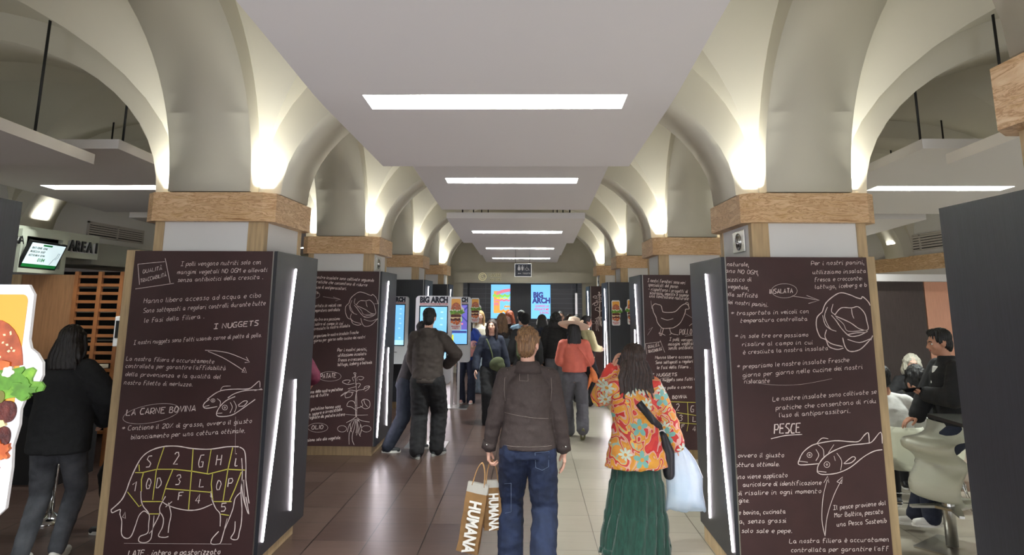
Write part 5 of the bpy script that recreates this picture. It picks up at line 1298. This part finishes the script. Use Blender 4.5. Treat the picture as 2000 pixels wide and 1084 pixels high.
# flowered shirt material
def m_flower():
    m = mat('cloth_flower_print', (230, 160, 40), .6); nt = m.node_tree; b = nt.nodes['Principled BSDF']; N = nt.nodes.new; Lk = nt.links.new
    tc = N('ShaderNodeTexCoord')
    def mth(op, a, b_=None):
        n = N('ShaderNodeMath'); n.operation = op
        for i, v in enumerate((a, b_)):
            if v is None: continue
            if isinstance(v, (int, float)): n.inputs[i].default_value = v
            else: Lk(v, n.inputs[i])
        return n.outputs[0]
    def mix(f_, a, c):
        n = N('ShaderNodeMix'); n.data_type = 'RGBA'; Lk(f_, n.inputs[0])
        for i, v in ((6, a), (7, c)):
            if isinstance(v, tuple): n.inputs[i].default_value = v
            else: Lk(v, n.inputs[i])
        return n.outputs[2]
    ns = N('ShaderNodeTexNoise'); ns.inputs['Scale'].default_value = 5.2; ns.inputs['Detail'].default_value = 1.5; ns.inputs['Distortion'].default_value = 1.6; Lk(tc.outputs['Object'], ns.inputs['Vector'])
    r = N('ShaderNodeValToRGB'); r.color_ramp.interpolation = 'CONSTANT'; e = r.color_ramp.elements; e[0].position = 0; e[0].color = lin((206, 60, 50)); e[1].position = .4; e[1].color = lin((196, 44, 44))
    for p, c in ((.435, (214, 168, 154)), (.465, (220, 156, 54)), (.515, (212, 140, 44)), (.54, (220, 168, 150)), (.565, (196, 56, 54)), (.61, (232, 176, 76)), (.64, (150, 176, 160)), (.66, (222, 150, 60))): q = e.new(p); q.color = lin(c)
    Lk(ns.outputs[0], r.inputs[0]); col = r.outputs[0]
    for sc, off, c1, pet in ((6.5, 0.0, (200, 214, 196), 4.0), (5.0, 3.3, (120, 176, 166), 2.5)):
        mp = N('ShaderNodeMapping'); mp.inputs['Location'].default_value = (off, 0, off); mp.inputs['Scale'].default_value = (1, .35, 1); Lk(tc.outputs['Object'], mp.inputs[0])
        sp = N('ShaderNodeSeparateXYZ'); Lk(mp.outputs[0], sp.inputs[0]); cb = N('ShaderNodeCombineXYZ'); Lk(sp.outputs[0], cb.inputs[0]); Lk(sp.outputs[2], cb.inputs[1])
        v = N('ShaderNodeTexVoronoi'); v.voronoi_dimensions = '2D'; v.inputs['Scale'].default_value = sc; v.inputs['Randomness'].default_value = .7; Lk(cb.outputs[0], v.inputs['Vector'])
        vm = N('ShaderNodeVectorMath'); vm.operation = 'SUBTRACT'; Lk(cb.outputs[0], vm.inputs[0]); Lk(v.outputs['Position'], vm.inputs[1]); s2 = N('ShaderNodeSeparateXYZ'); Lk(vm.outputs[0], s2.inputs[0])
        an_ = mth('ARCTAN2', s2.outputs[0], s2.outputs[1]); ln = N('ShaderNodeVectorMath'); ln.operation = 'LENGTH'; Lk(vm.outputs[0], ln.inputs[0]); d = ln.outputs['Value']
        pt = mth('ABSOLUTE', mth('COSINE', mth('MULTIPLY', an_, pet))); rad = mth('MULTIPLY', mth('ADD', mth('MULTIPLY', pt, .62), .3), .36 / sc)
        cr = N('ShaderNodeSeparateColor'); Lk(v.outputs['Color'], cr.inputs[0]); on = mth('GREATER_THAN', cr.outputs[0], .42)
        col = mix(mth('MULTIPLY', mth('LESS_THAN', d, rad), on), col, lin(c1)); col = mix(mth('MULTIPLY', mth('LESS_THAN', d, .075 / sc), on), col, lin((214, 150, 60)))
    Lk(col, b.inputs['Base Color']); n2 = N('ShaderNodeTexNoise'); n2.inputs['Scale'].default_value = 160; Lk(tc.outputs['Object'], n2.inputs['Vector']); bp = N('ShaderNodeBump'); bp.inputs['Strength'].default_value = .3; bp.inputs['Distance'].default_value = .004; Lk(n2.outputs[0], bp.inputs['Height']); Lk(bp.outputs[0], b.inputs['Normal'])
    return m
flower = m_flower()

# --- man in the brown jacket ------------------------------------------------
mt, J = person('young man seen from behind in a dark brown stitched jacket and blue jeans', (-.005, 5.22, 0), 0, 1.70, SKL, H_gin, 'messy',
    top=dict(mat=jbrown, name='jacket', ease=.022, hem=-.03, hemw=.186, midw=.16, slw=.004, collar=True, wr=.009, cuff=jbrown, vf=.8), bottom=dict(mat=denim, name='jeans', w=.03, flare=.014, full=True, wr=.012),
    shoes=dict(mat=leather_br, sole=leather_br), pose=dict(lf=(-.13, .06), rf=(.1, -.3), rfz=.11, rfr=-.75, head=(-.28, -.03, 0), lh=(-.30, .05, .80), rh=(.27, .04, .80), lcurl=.9, rcurl=.32, lhd=(0, .1, -1), rhd=(.05, .12, -1), lpalm=(1, 0, 0), rpalm=(-1, 0, 0)), vox=.009)
f = J['f']; S = J['S']
def seam(t, name, pts, m=stitch, r=.0016):
    b = bmesh.new(); tube(b, smoothpts(pts, 5), r, 5); return obj(name, b, [m], t)
def on_back(t, part, pts, lift=.002):
    """drop local points (x, z) onto the back of a garment"""
    o = [c for c in t.children if c.name.split('.')[0] == part][0]; out = []
    for x, z in pts:
        ok, p, n, _ = o.ray_cast(Vector((x, -1.0, z)), Vector((0, 1, 0)))
        if ok: out.append(p - Vector((0, lift, 0)))
    return out
bpy.context.view_layer.update()
for nm, L in (('back_seam', [(-.17 + i * .034, 1.12 - .004 * i) for i in range(11)]), ('label_patch', [(-.06, 1.41), (.0, 1.408), (.0, 1.345), (-.062, 1.347), (-.06, 1.41)]), ('hem_seam', [(-.17 + i * .034, .90) for i in range(11)]), ('shoulder_seam', [(-.165, 1.2), (-.172, 1.28), (-.168, 1.36), (-.15, 1.42)]), ('shoulder_seam', [(.165, 1.2), (.172, 1.28), (.168, 1.36), (.15, 1.42)])):
    q = on_back(mt, 'jacket', L)
    if len(q) > 2:
        b = bmesh.new(); tube(b, q, .0013, 5); obj(nm, b, [stitch], mt)
bm = bmesh.new(); loft(bm, [(f(0, -.02, .51), .12 * S, .092 * S), (f(0, -.025, .54), .1 * S, .09 * S), (f(0, -.02, .588), .084 * S, .08 * S)], 32); obj('collar', bm, [jbrown], mt, smooth=True)
for nm, L in (('back_pocket', [(.05, .86), (.15, .865), (.145, .76), (.1, .74), (.055, .755), (.05, .86)]), ('tool_loop', [(-.17, .62), (-.12, .63), (-.12, .42), (-.165, .41)])):
    q = on_back(mt, 'jeans', L, .003)
    if len(q) > 2: b = bmesh.new(); tube(b, q, .0014, 5); obj(nm, b, [mat('denim_stitch', (110, 124, 150), .9)], mt)
for s in (-1, 1):
    w_ = J['wr'][s]; b = bmesh.new(); ell_part(b, w_ + Vector((s * .012, -.058, .03)), (.006, .004, .006)); obj('cuff_button', b, [chrome], mt)
# paper bags
kraft = mat('kraft_paper', (184, 142, 94), .8, noise_amt=.1, nscale=12, bump=.4, bscale=18); kraft_w = mat('paper_white', (226, 222, 214), .8)
hand = W(mt, J['wr'][-1] + Vector((0, .01, -.1)))
def paper_bag(label, top, rx, ry, w, d, hh, tilt, yaw, flipn):
    t = thing('paper_bag', label, 'bag', top, 0, 'paper shopping bags in the young man\'s left hand'); t.rotation_euler = (0, tilt, yaw)
    b = bmesh.new(); n = 7; rnd = random.Random(flipn)
    rows = []
    for i in range(n + 1):
        z = -.14 - hh * i / n; sq = .35 + .65 * min(1, i / 3.0); row = []
        for (x, y) in ((-1, -1), (0, -1.08), (1, -1), (1, 0), (1, 1), (0, 1.08), (-1, 1), (-1, 0)): row.append(b.verts.new((x * w / 2 + rnd.uniform(-.004, .004), y * d / 2 * sq + rnd.uniform(-.004, .004), z)))
        rows.append(row)
    for a, c in zip(rows, rows[1:]):
        for j in range(8): b.faces.new((a[j], a[(j + 1) % 8], c[(j + 1) % 8], c[j]))
    b.faces.new(rows[-1])
    bmesh.ops.solidify(b, geom=b.faces[:], thickness=.002); o = obj('bag_body', b, [kraft, kraft_w], t)
    for p in o.data.polygons:
        if p.center.z > -.14 - hh / n * 1.02: p.material_index = 1
    for sy in (-1, 1):
        b = bmesh.new(); tube(b, smoothpts([(-.045, sy * d * .2, -.16), (-.03, sy * d * .12, -.06), (0, sy * .01, .0), (.03, sy * d * .12, -.06), (.045, sy * d * .2, -.16)], 4), .003, 6); obj('handle', b, [kraft], t)
    tx = text_mesh('lettering', 'HUMANA', .125 * w / .16, kraft_w, t, (0, 0, 0), ext=.001, bold=.04)
    tx.matrix_local = Matrix.Translation((-.035 * w / .16, -d / 2 - .0105, -.14 - hh * .24)) @ Matrix.Rotation(PI / 2, 4, 'Y') @ Matrix.Rotation(PI / 2, 4, 'X') @ Matrix.Diagonal(((hh * .72) / .52 / (w / .16) * 1.0, 1, 1, 1))
    return t
paper_bag('larger brown paper bag with white top edge and upright word HUMANA', hand + Vector((-.045, -.035, 0)), 0, 0, .15, .08, .46, .16, -.12, 1)
paper_bag('smaller brown paper bag reading HUMANA, right of the larger one', hand + Vector((.02, .06, 0)), 0, 0, .12, .07, .33, -.02, .15, 2)

# --- woman in the flowered shirt -------------------------------------------
wt, J = person('woman with long dark hair in a colourful flowered shirt and green skirt', (.82, 5.55, 0), .05, 1.57, SKM, H_br, 'wavy',
    top=dict(mat=flower, ease=.045, hem=.0, tail=True, slw=.025, wr=.012, vf=.9), bottom=dict(kind='skirt', mat=velvet), shoes=dict(mat=leather_br, sole=leather_br),
    pose=dict(lf=(-.12, .02), rf=(.1, .04), lh=(-.13, .17, 1.36), lelb=(-.5, .3, -1), rh=(.34, .06, .78), relb=(.8, -.5, 0), lcurl=.5, rcurl=1.0, head=(.22, .02, 0), rhd=(.1, .1, -1), rpalm=(-1, 0, 0), lhd=(.1, .1, 1), lpalm=(1, -.2, 0)), vox=.009, female=True)
f = J['f']; S = J['S']
bagb = mat('black_nylon', (30, 31, 36), .45, bump=.3, bscale=20)
cbag = thing('shoulder_bag', 'black nylon shoulder bag with a wide strap and white ring on her back', 'bag', wt.location, wt.rotation_euler.z)
o = [c for c in wt.children if c.name.split('.')[0] == 'shirt'][0]
bpy.context.view_layer.update()
def bk(x, z, lift):
    ok, p, n, _ = o.ray_cast(Vector((x, -1.0, z)), Vector((0, 1, 0))); return (p if ok else Vector((x, -.15, z))) - Vector((0, lift, 0))
sp_ = [bk(.0, 1.16, .012), bk(.05, 1.1, .012), bk(.12, 1.02, .012), bk(.18, .96, .014), bk(.21, .9, .02)]
strap('strap', bagb, cbag, sp_, .055, .008)
b = bmesh.new(); e_ = bk(.2, .92, .02); tube(b, [e_ + Vector((.026 * math.cos(a), -.01, .02 * math.sin(a))) for a in [i * PI / 6 for i in range(13)]], .005, 6); obj('ring', b, [card_w], cbag)
b = bmesh.new(); chain(b, [e_ + Vector((.01, -.01, -.02)), e_ + Vector((.045, .02, -.15)), e_ + Vector((.05, .02, -.3))], [.03, .055, .045]); obj('pouch', fuse(b, .01, 3), [bagb], cbag)
# pale blue carrier bag
plast = mat('pale_blue_plastic', (186, 208, 226), .35, rgb2=(206, 220, 232), nscale=5, bump=.5, bscale=7)
hw = W(wt, J['wr'][1] + Vector((0, .0, -.09)))
pb = thing('carrier_bag', 'pale blue plastic carrier bag hanging from the woman\'s right hand', 'bag', hw)
b = bmesh.new(); rows = []; n = 28
for i in range(15):
    u = i / 14; z = .09 - .47 * u; hwid = .05 + .1 * min(1, u * 1.9) ** .7 + .012 * math.sin(u * 7); th = .02 + .045 * min(1, u * 1.6) - (.045 * max(0, u - .85) / .15)
    cxx = .055 * min(1, u * 2); rows.append([b.verts.new((cxx + hwid * math.cos(2 * PI * j / n) * 1.0, (th + .008 * math.sin(j * 2.3 + u * 4)) * math.sin(2 * PI * j / n), z + .012 * math.sin(j * 1.1 + 1) * (1 if i in (0, 14) else .3))) for j in range(n)])
for a, c in zip(rows, rows[1:]):
    for j in range(n): b.faces.new((a[j], a[(j + 1) % n], c[(j + 1) % n], c[j])).smooth = True
b.faces.new(rows[-1]); obj('bag_body', b, [plast], pb)

# --- woman in black, left edge ----------------------------------------------
person('woman from behind in a long black sweater and grey jeans beside the left pillar', (-3.56, 5.38, 0), .1, 1.70, SKL, H_dk, 'bob', female=True,
    top=dict(mat=black_k, name='sweater', ease=.05, hem=-.13, hemw=.2, midw=.2, slw=.03), bottom=dict(mat=grey_j, name='jeans', w=.014, wr=.006), shoes=dict(mat=sneak_w),
    pose=dict(lf=(-.13, -.1), rf=(.05, .06), lfz=0, rh=(.22, .2, .98), lh=(-.24, .2, 1.02), lelb=(-.8, -.4, 0), relb=(.8, -.4, 0)), vox=.011, face=False)
person('person in black mostly hidden between the woman in grey jeans and the pillar', (-3.36, 6.1, 0), PI / 2, 1.62, SKL, H_bk, 'long', female=True,
    top=dict(mat=black_k, name='sweater', ease=.02, hem=-.05), bottom=dict(mat=black_c), shoes=dict(mat=mat('sneaker_black_white', (40, 40, 44), .5), lace=sneak_w, thick=True), pose=dict(lf=(-.1, .12), rf=(.1, -.02)), vox=.014, face=False)

# --- hooded man at the screen -------------------------------------------------
person('man from behind in a dark brown hoodie using the self-order screen', (-1.285, 8.98, 0), -.08, 1.80, SKL, H_bk, 'short',
    top=dict(mat=hoodie, name='hoodie', ease=.03, hem=-.03, hood='down', slw=.015, band=True, wr=.01), bottom=dict(mat=black_c, w=.04, wr=.01), shoes=dict(mat=sneak_d, sole=mat('sole_grey', (150, 150, 146), .6), thick=True, k=1.12, lace=sneak_w),
    pose=dict(lf=(-.08, -.12), rf=(.12, .06), lfy=.5, rfy=-.45, lh=(-.16, .16, .93), rh=(.2, .24, 1.08), relb=(1, -.3, -.1), lelb=(-1, -.3, 0), rhd=(-.6, .5, 0), lhd=(.6, .2, -.5)), vox=.012, face=False)
person('person in a dark striped track top half hidden behind the hooded man', (-1.6, 9.27, 0), -PI / 2 + .15, 1.66, SKM, H_bk, 'short',
    top=dict(mat=cloth('charcoal', (44, 42, 44)), name='track_top', ease=.02, hem=-.03, slw=.015), bottom=dict(mat=cloth('slate_blue', (38, 44, 58)), w=.035), shoes=dict(mat=sneak_d, thick=True),
    pose=dict(lf=(-.08, .16), rf=(.1, -.22), rh=(.2, .3, .9), lh=(-.2, .3, 1.1), lean=.3, head=(.2, .1, 0)), vox=.013)

# --- hat woman ------------------------------------------------------------------
ht, J = person('woman from behind in a coral blouse, wide pale hat and grey trousers', (.66, 10.25, 0), 0, 1.60, SKM, H_bk, 'verylong', female=True, build=1.1,
    top=dict(mat=coral, name='blouse', ease=.035, hem=.06, sleeve='half', slw=.02, hemw=.16), bottom=dict(mat=greyt, w=.03, flare=.02, wr=.01), shoes=dict(mat=sneak_w, sole=sole_g),
    pose=dict(lf=(-.09, .12), rf=(.1, -.24), rfz=.08, rfr=-.9, lh=(-.12, .24, 1.0), rh=(.14, .24, 1.0), lelb=(-.5, -1, -.4), relb=(.5, -1, -.4)), vox=.012, face=False)
straw = mat('straw_pale_pink', (232, 206, 184), .8, bump=.4, bscale=120)
HM = Matrix.Translation(J['hq'](0, -.01, .075)) @ Matrix.Rotation(-.3, 4, 'X') @ Matrix.Rotation(.14, 4, 'Y')
b = bmesh.new(); lathe(b, [(.23, -.012), (.232, -.006), (.17, .008), (.1, .02), (.092, .06), (.08, .1), (.04, .118), (0.001, .12), (0.001, .112), (.04, .11), (.085, .055), (.095, .012), (.17, .0)], 40); hat = obj('sun_hat', b, [straw], ht); hat['label'] = 'wide-brimmed pale pink hat'; hat.location = HM.translation; hat.rotation_euler = (-.3, .14, 0)
b = bmesh.new(); lathe(b, [(.097, .018), (.099, .02), (.096, .042), (.094, .042)], 40); obj('ribbon', b, [mat('ribbon_pink', (214, 170, 146), .6)], hat)
b = bmesh.new(); ell_part(b, (.115, -.04, .03), (.035, .012, .02), (0, .4, 0), 10); ell_part(b, (.11, -.03, .06), (.03, .012, .02), (0, -.6, 0), 10); obj('bow', b, [straw], hat)
sb = thing('tied_bag', 'small orange fabric bag with knotted ends on the coral woman\'s right side', 'bag', W(ht, (.24, -.02, .8))); orange = cloth('orange', (216, 122, 66), .6)
b = bmesh.new(); chain(b, [(0, 0, .16), (.03, -.01, .08), (.05, 0, .0)], [.02, .045, .05]); chain(b, [(.0, 0, .05), (-.03, 0, -.06), (-.06, 0, -.14)], [.03, .022, .012]); chain(b, [(.06, 0, .0), (.085, 0, -.04)], [.025, .012]); obj('pouch', fuse(b, .009, 2, lambda c: .004 * noise.noise(c * 40)), [orange], sb)
strap('strap', coral, sb, [Vector((-.2, -.15, .46)), Vector((-.12, -.16, .36)), Vector((-.04, -.13, .24)), Vector((.0, -.06, .16))], .02, .004)

# --- walking woman with the green crossbody bag ---------------------------------
gt_, J = person('young woman in black walking towards the camera with an olive crossbody bag', (-.60, 11.35, 0), PI + .2, 1.60, SKL, H_br, 'long', female=True,
    top=dict(mat=navy, name='jacket', ease=.02, hem=.02, slw=.02), bottom=dict(mat=black_c, w=.03, flare=.02, full=True), shoes=dict(mat=sneak_w), pose=dict(lf=(-.07, -.1), rf=(.08, .16), head=(-.35, .1, 0), rh=(.27, .1, .83), lh=(-.27, .0, .8)), vox=.013)
gb = thing('crossbody_bag', 'olive green crescent crossbody bag on the walking woman\'s hip', 'bag', W(gt_, (0, 0, 0)), PI + .2)
b = bmesh.new(); ell_part(b, (-.06, .17, .92), (.13, .045, .1), (0, .5, 0)); ell_part(b, (-.1, .17, .88), (.1, .05, .09)); obj('pouch', fuse(b, .01, 3), [olive], gb)
strap('strap', olive, gb, [Vector((.1, .1, 1.3)), Vector((.06, .14, 1.2)), Vector((.02, .155, 1.08)), Vector((-.0, .16, .98))], .025, .004)

# --- the others ---------------------------------------------------------------
person('blond woman in a cream coat and pale jeans facing the camera', (-1.04, 14.9, 0), PI, 1.68, SKL, H_bl, 'long', female=True, top=dict(mat=cream, name='coat', ease=.035, hem=-.06, slw=.02), bottom=dict(mat=ltdenim, w=.04, flare=.02, full=True), shoes=dict(mat=sneak_w),
    pose=dict(rh=(.1, .24, 1.15), rhd=(-.5, .5, .3)), vox=.014, group='people queuing in the hall')
tag(obj('drink_cup', (lambda b: (lathe(b, [(.028, 0), (.038, .11), (.04, .112), (.04, .125)], 16), b)[1])(bmesh.new()), [card_w], None, loc=(-1.10, 14.57, 1.2)), 'white drink cup held by the blond woman in the cream coat', 'cup')
person('person in a bright blue jacket standing behind the purple-picture screen', (-1.18, 13.45, 0), PI, 1.62, SKL, H_br, 'long', female=True, top=dict(mat=bluej, name='jacket', ease=.04, hem=-.08, slw=.02), bottom=dict(mat=navy, w=.02, flare=.02, full=True), shoes=dict(mat=mat('sneaker_pink', (214, 170, 160), .6)), vox=.014, pose=dict(lh=(-.2, .26, 1.05)))
pk = thing('pink_bag', 'pink shoulder bag under the blue-jacketed arm', 'bag', (-1.12, 13.22, .98)); b = bmesh.new(); ell_part(b, (0, 0, 0), (.16, .05, .13)); ell_part(b, (.08, 0, .06), (.1, .05, .12)); obj('pouch', fuse(b, .012, 2), [cloth('pink', (226, 160, 150), .6)], pk); strap('strap', mat('cloth_pink', (226, 160, 150), .6), pk, [Vector((-.1, 0, .1)), Vector((-.06, 0, .3)), Vector((.02, 0, .4))], .02)
def backpack(label, t, h, m, pink=False):
    S_ = h / 1.75; g = thing('backpack', label, 'backpack', t.location, t.rotation_euler.z); b = bmesh.new(); loft(b, [((0, -.2, .98 * S_), .12, .05, 3), ((0, -.21, 1.05 * S_), .15, .08, 3), ((0, -.21, 1.3 * S_), .15, .08, 3), ((0, -.2, 1.42 * S_), .1, .05, 3)]); obj('pack', fuse(b, .013, 3), [m], g)
    b = bmesh.new(); loft(b, [((0, -.285, 1.02 * S_), .1, .03, 3), ((0, -.29, 1.2 * S_), .1, .03, 3)]); obj('pocket', fuse(b, .012, 2), [m], g)
    for s in (-1, 1): strap('strap', m, g, [Vector((s * .1, -.14, 1.36 * S_)), Vector((s * .11, -.06, 1.50 * S_)), Vector((s * .11, .06, 1.49 * S_)), Vector((s * .115, .16, 1.36 * S_)), Vector((s * .12, .17, 1.2 * S_))], .035, .008)
    return g
denim_g = cloth('grey_blue', (84, 92, 108))
a, _ = person('woman with long light-brown hair, back turned, carrying a grey-blue backpack', (-.50, 13.1, 0), .25, 1.66, SKL, H_lb, 'long', female=True, top=dict(mat=cloth('black_pattern', (54, 48, 46), nm=.6, sc=60), name='sweater', ease=.02, slw=.01), bottom=dict(mat=black_c), vox=.014, face=False)
backpack('grey-blue backpack on the woman with long light-brown hair', a, 1.5, denim_g)
person('woman with long red hair looking down in the crowd', (-.40, 14.8, 0), PI - .7, 1.68, SKL, H_rd, 'long', female=True, top=dict(mat=black_c, ease=.02), bottom=dict(mat=black_c), vox=.015, pose=dict(head=(0, -.35, 0)))
a, _ = person('person in a black cap and long black coat with an olive backpack', (-.06, 12.45, 0), -.05, 1.66, SKM, None, None, top=dict(mat=black_c, name='coat', ease=.04, hem=-.25, hemw=.2, slw=.02), bottom=dict(mat=black_c, w=.02), vox=.014, face=False)
CAPP = a
backpack('olive green backpack worn over a long black coat', a, 1.6, olive)
b = bmesh.new(); ell_part(b, (0, -.01, 0), (.092, .108, .09)); ell_part(b, (0, -.05, -.06), (.08, .06, .06)); cp = obj('baseball_cap', fuse(b, .01, 2), [black_c], CAPP); cp.location = (0, 0, 1.60); b = bmesh.new(); prism(b, [(.07 * math.cos(a_), .08 + .09 * math.sin(a_)) for a_ in [i * PI / 8 for i in range(9)]], 'z', -.02, -.012); obj('visor', b, [black_c], cp)
person('dark-haired man in a light blue shirt facing away at the counter', (-.15, 14.0, 0), .1, 1.69, SKL, H_bk, 'messy', top=dict(mat=cloth('light_blue', (160, 190, 216)), ease=.015), bottom=dict(mat=navy), vox=.015, face=False)
a, _ = person('person in navy with black hair and white headphones, back turned', (.25, 13.2, 0), 0, 1.64, SKM, H_bk, 'long', top=dict(mat=navy, ease=.03, name='jacket', hood='down'), bottom=dict(mat=black_c), vox=.014, face=False)
b = bmesh.new(); tube(b, [(.095 * math.cos(q), 0, .0 + .135 * math.sin(q)) for q in [i * PI / 12 for i in range(13)]], .008, 8); hpn = obj('headphones', b, [card_w], a); hpn.location = (0, 0, 1.49)
for s in (-1, 1): b = bmesh.new(); lathe(b, [(.03, -.012), (.034, 0), (.03, .012)], 16); oo = obj('ear_cup', b, [card_w], hpn); oo.location = (s * .098, 0, -.005); oo.rotation_euler = (0, PI / 2, 0)
person('person with black curly hair in a black puffer jacket and grey trousers', (.50, 12.9, 0), -.1, 1.69, SKM, H_bk, 'curly', top=dict(mat=black_c, name='puffer_jacket', ease=.05, hem=-.02, slw=.03, wr=.012), bottom=dict(mat=greyt, w=.02), shoes=dict(mat=sneak_w), vox=.014, face=False)
a, _ = person('woman with glasses and an open white shirt facing the camera', (.66, 14.5, 0), PI, 1.68, SKL, H_dk, 'bun', female=True, top=dict(mat=whitec, ease=.015), bottom=dict(mat=black_c), vox=.014)
b = bmesh.new()
for s in (-1, 1): tube(b, [(s * .033 + .022 * math.cos(q), 0, .016 * math.sin(q)) for q in [i * PI / 6 for i in range(13)]], .003, 6)
tube(b, [(-.012, 0, .004), (.012, 0, .004)], .003, 6); oo = obj('eyeglasses', b, [blackm], a); oo.location = (0, .115, 1.585)
person('brunette woman in black standing behind the wide hat, hair over her back', (.80, 13.6, 0), .2, 1.64, SKL, H_br, 'long', female=True, top=dict(mat=black_c, ease=.02), bottom=dict(mat=black_c), vox=.015, face=False)
person('dark-haired person in black just above the wide hat', (.98, 14.1, 0), .1, 1.62, SKL, H_bk, 'long', female=True, top=dict(mat=black_c, ease=.02), bottom=dict(mat=black_c), vox=.015, face=False)
a, J = person('man with short dark hair in a pale beige shirt facing right', (1.08, 13.2, 0), -PI / 2 + .5, 1.62, SKT, H_bk, 'short', top=dict(mat=beige, ease=.03, slw=.01), bottom=dict(mat=black_c, w=.04), shoes=dict(mat=sneak_w), pose=dict(rh=(.15, .22, 1.02), head=(-.2, 0, 0)), vox=.013)
g = thing('black_bag', 'black bag and strap worn across the beige shirt', 'bag', a.location, a.rotation_euler.z); b = bmesh.new(); ell_part(b, (.16, -.05, .98), (.08, .14, .16)); obj('pouch', fuse(b, .013, 2), [black_c], g); strap('strap', black_c, g, [Vector((.17, -.08, 1.1)), Vector((.1, -.16, 1.2)), Vector((.02, -.155, 1.32)), Vector((-.06, -.09, 1.42))], .05, .008)
a, J = person('restaurant worker in a maroon shirt seen between the two left pillars', (-2.56, 7.45, 0), 0, 1.64, SKL, H_dk, 'short', top=dict(mat=maroon, ease=.03, hem=-.06, sleeve='half', slw=.02), bottom=dict(mat=black_c), vox=.013, face=False, pose=dict(rh=(.2, .2, 1.0)))
bpy.context.view_layer.update()
logo = on_back(a, 'shirt', [(.10, 1.1), (.115, 1.17), (.12, 1.22), (.125, 1.17), (.14, 1.1)], .003)
if len(logo) > 3:
    b = bmesh.new(); tube(b, logo, .004, 5); tube(b, [logo[1], (logo[1] + logo[3]) / 2 + Vector((0, 0, -.02)), logo[3]], .004, 5); obj('logo', b, [card_w], a)

# --- people on the right ---------------------------------------------------------
s_t, J = person('seated man in a black jacket looking left, phone in his hands', (3.64, 6.22, 0), PI / 2 - .1, 1.66, SKM, H_bk, 'short', top=dict(mat=black_c, name='jacket', ease=.035, hem=-.05, slw=.02, collar=True), bottom=dict(mat=navy, w=.03), shoes=dict(mat=sneak_w),
    pose=dict(hip=(0, 0, .90), lf=(-.1, .30), rf=(.12, .36), lfz=.1, rfz=.0, lh=(-.08, .24, 1.14), rh=(.02, .30, .93), lelb=(-1, -.2, -.4), relb=(1, -.3, -.2), lean=.05, head=(-.05, -.12, 0), lhd=(.5, .6, .15), lpalm=(.2, -.3, 1), rhd=(-.1, .8, -.3), rpalm=(0, 0, -1), lcurl=.5, kpole=(0, .7, 1)), vox=.009)
f = J['f']
b = bmesh.new(); loft(b, [(f(0, .05, .2), .05, .09), (f(0, .055, .35), .06, .09), (f(0, .045, .5), .05, .06)]); obj('white_shirt', fuse(b, .01, 2), [whitec], s_t)
pn = W(s_t, J['wr'][-1] + Vector((.02, .1, .035))); ph = tag(obj('mobile_phone', B(-.075, .075, -.036, .036, -.004, .004, .003), [glass_black], None, loc=pn), 'black mobile phone held by the seated man in the black jacket', 'phone'); ph.rotation_euler = (.5, .2, PI / 2 + 1.0)
person('person in a white shirt seated with the back to the camera on a shell chair', (3.38, 6.72, 0), -.1, 1.7, SKM, H_bk, 'short', top=dict(mat=whitec, ease=.035, slw=.02), bottom=dict(mat=black_c), shoes=dict(mat=sneak_d), pose=dict(hip=(0, 0.02, .53), lf=(-.12, .42), rf=(.12, .42), lh=(-.15, .3, .78), rh=(.15, .3, .78), lean=.25, kpole=(0, .3, 1)), vox=.012, face=False)
person('seated person with curly black hair and black clothes at the low table', (3.98, 7.32, 0), -.2, 1.62, SKM, H_bk, 'curly', top=dict(mat=black_c, ease=.03), bottom=dict(mat=black_c), pose=dict(hip=(0, 0, .52), lf=(-.12, .40), rf=(.12, .40), lh=(-.15, .3, .8), rh=(.15, .3, .8), lean=.15, kpole=(0, .3, 1)), vox=.013, face=False)
person('seated person with white hair behind the curly black hair', (4.70, 8.78, 0), PI - .3, 1.62, SKL, H_wh, 'curly', top=dict(mat=black_c, ease=.03), bottom=dict(mat=black_c), pose=dict(hip=(0, 0, .52), lf=(-.12, .40), rf=(.12, .40), lh=(-.15, .3, .8), rh=(.15, .3, .8), kpole=(0, .3, 1)), vox=.013)
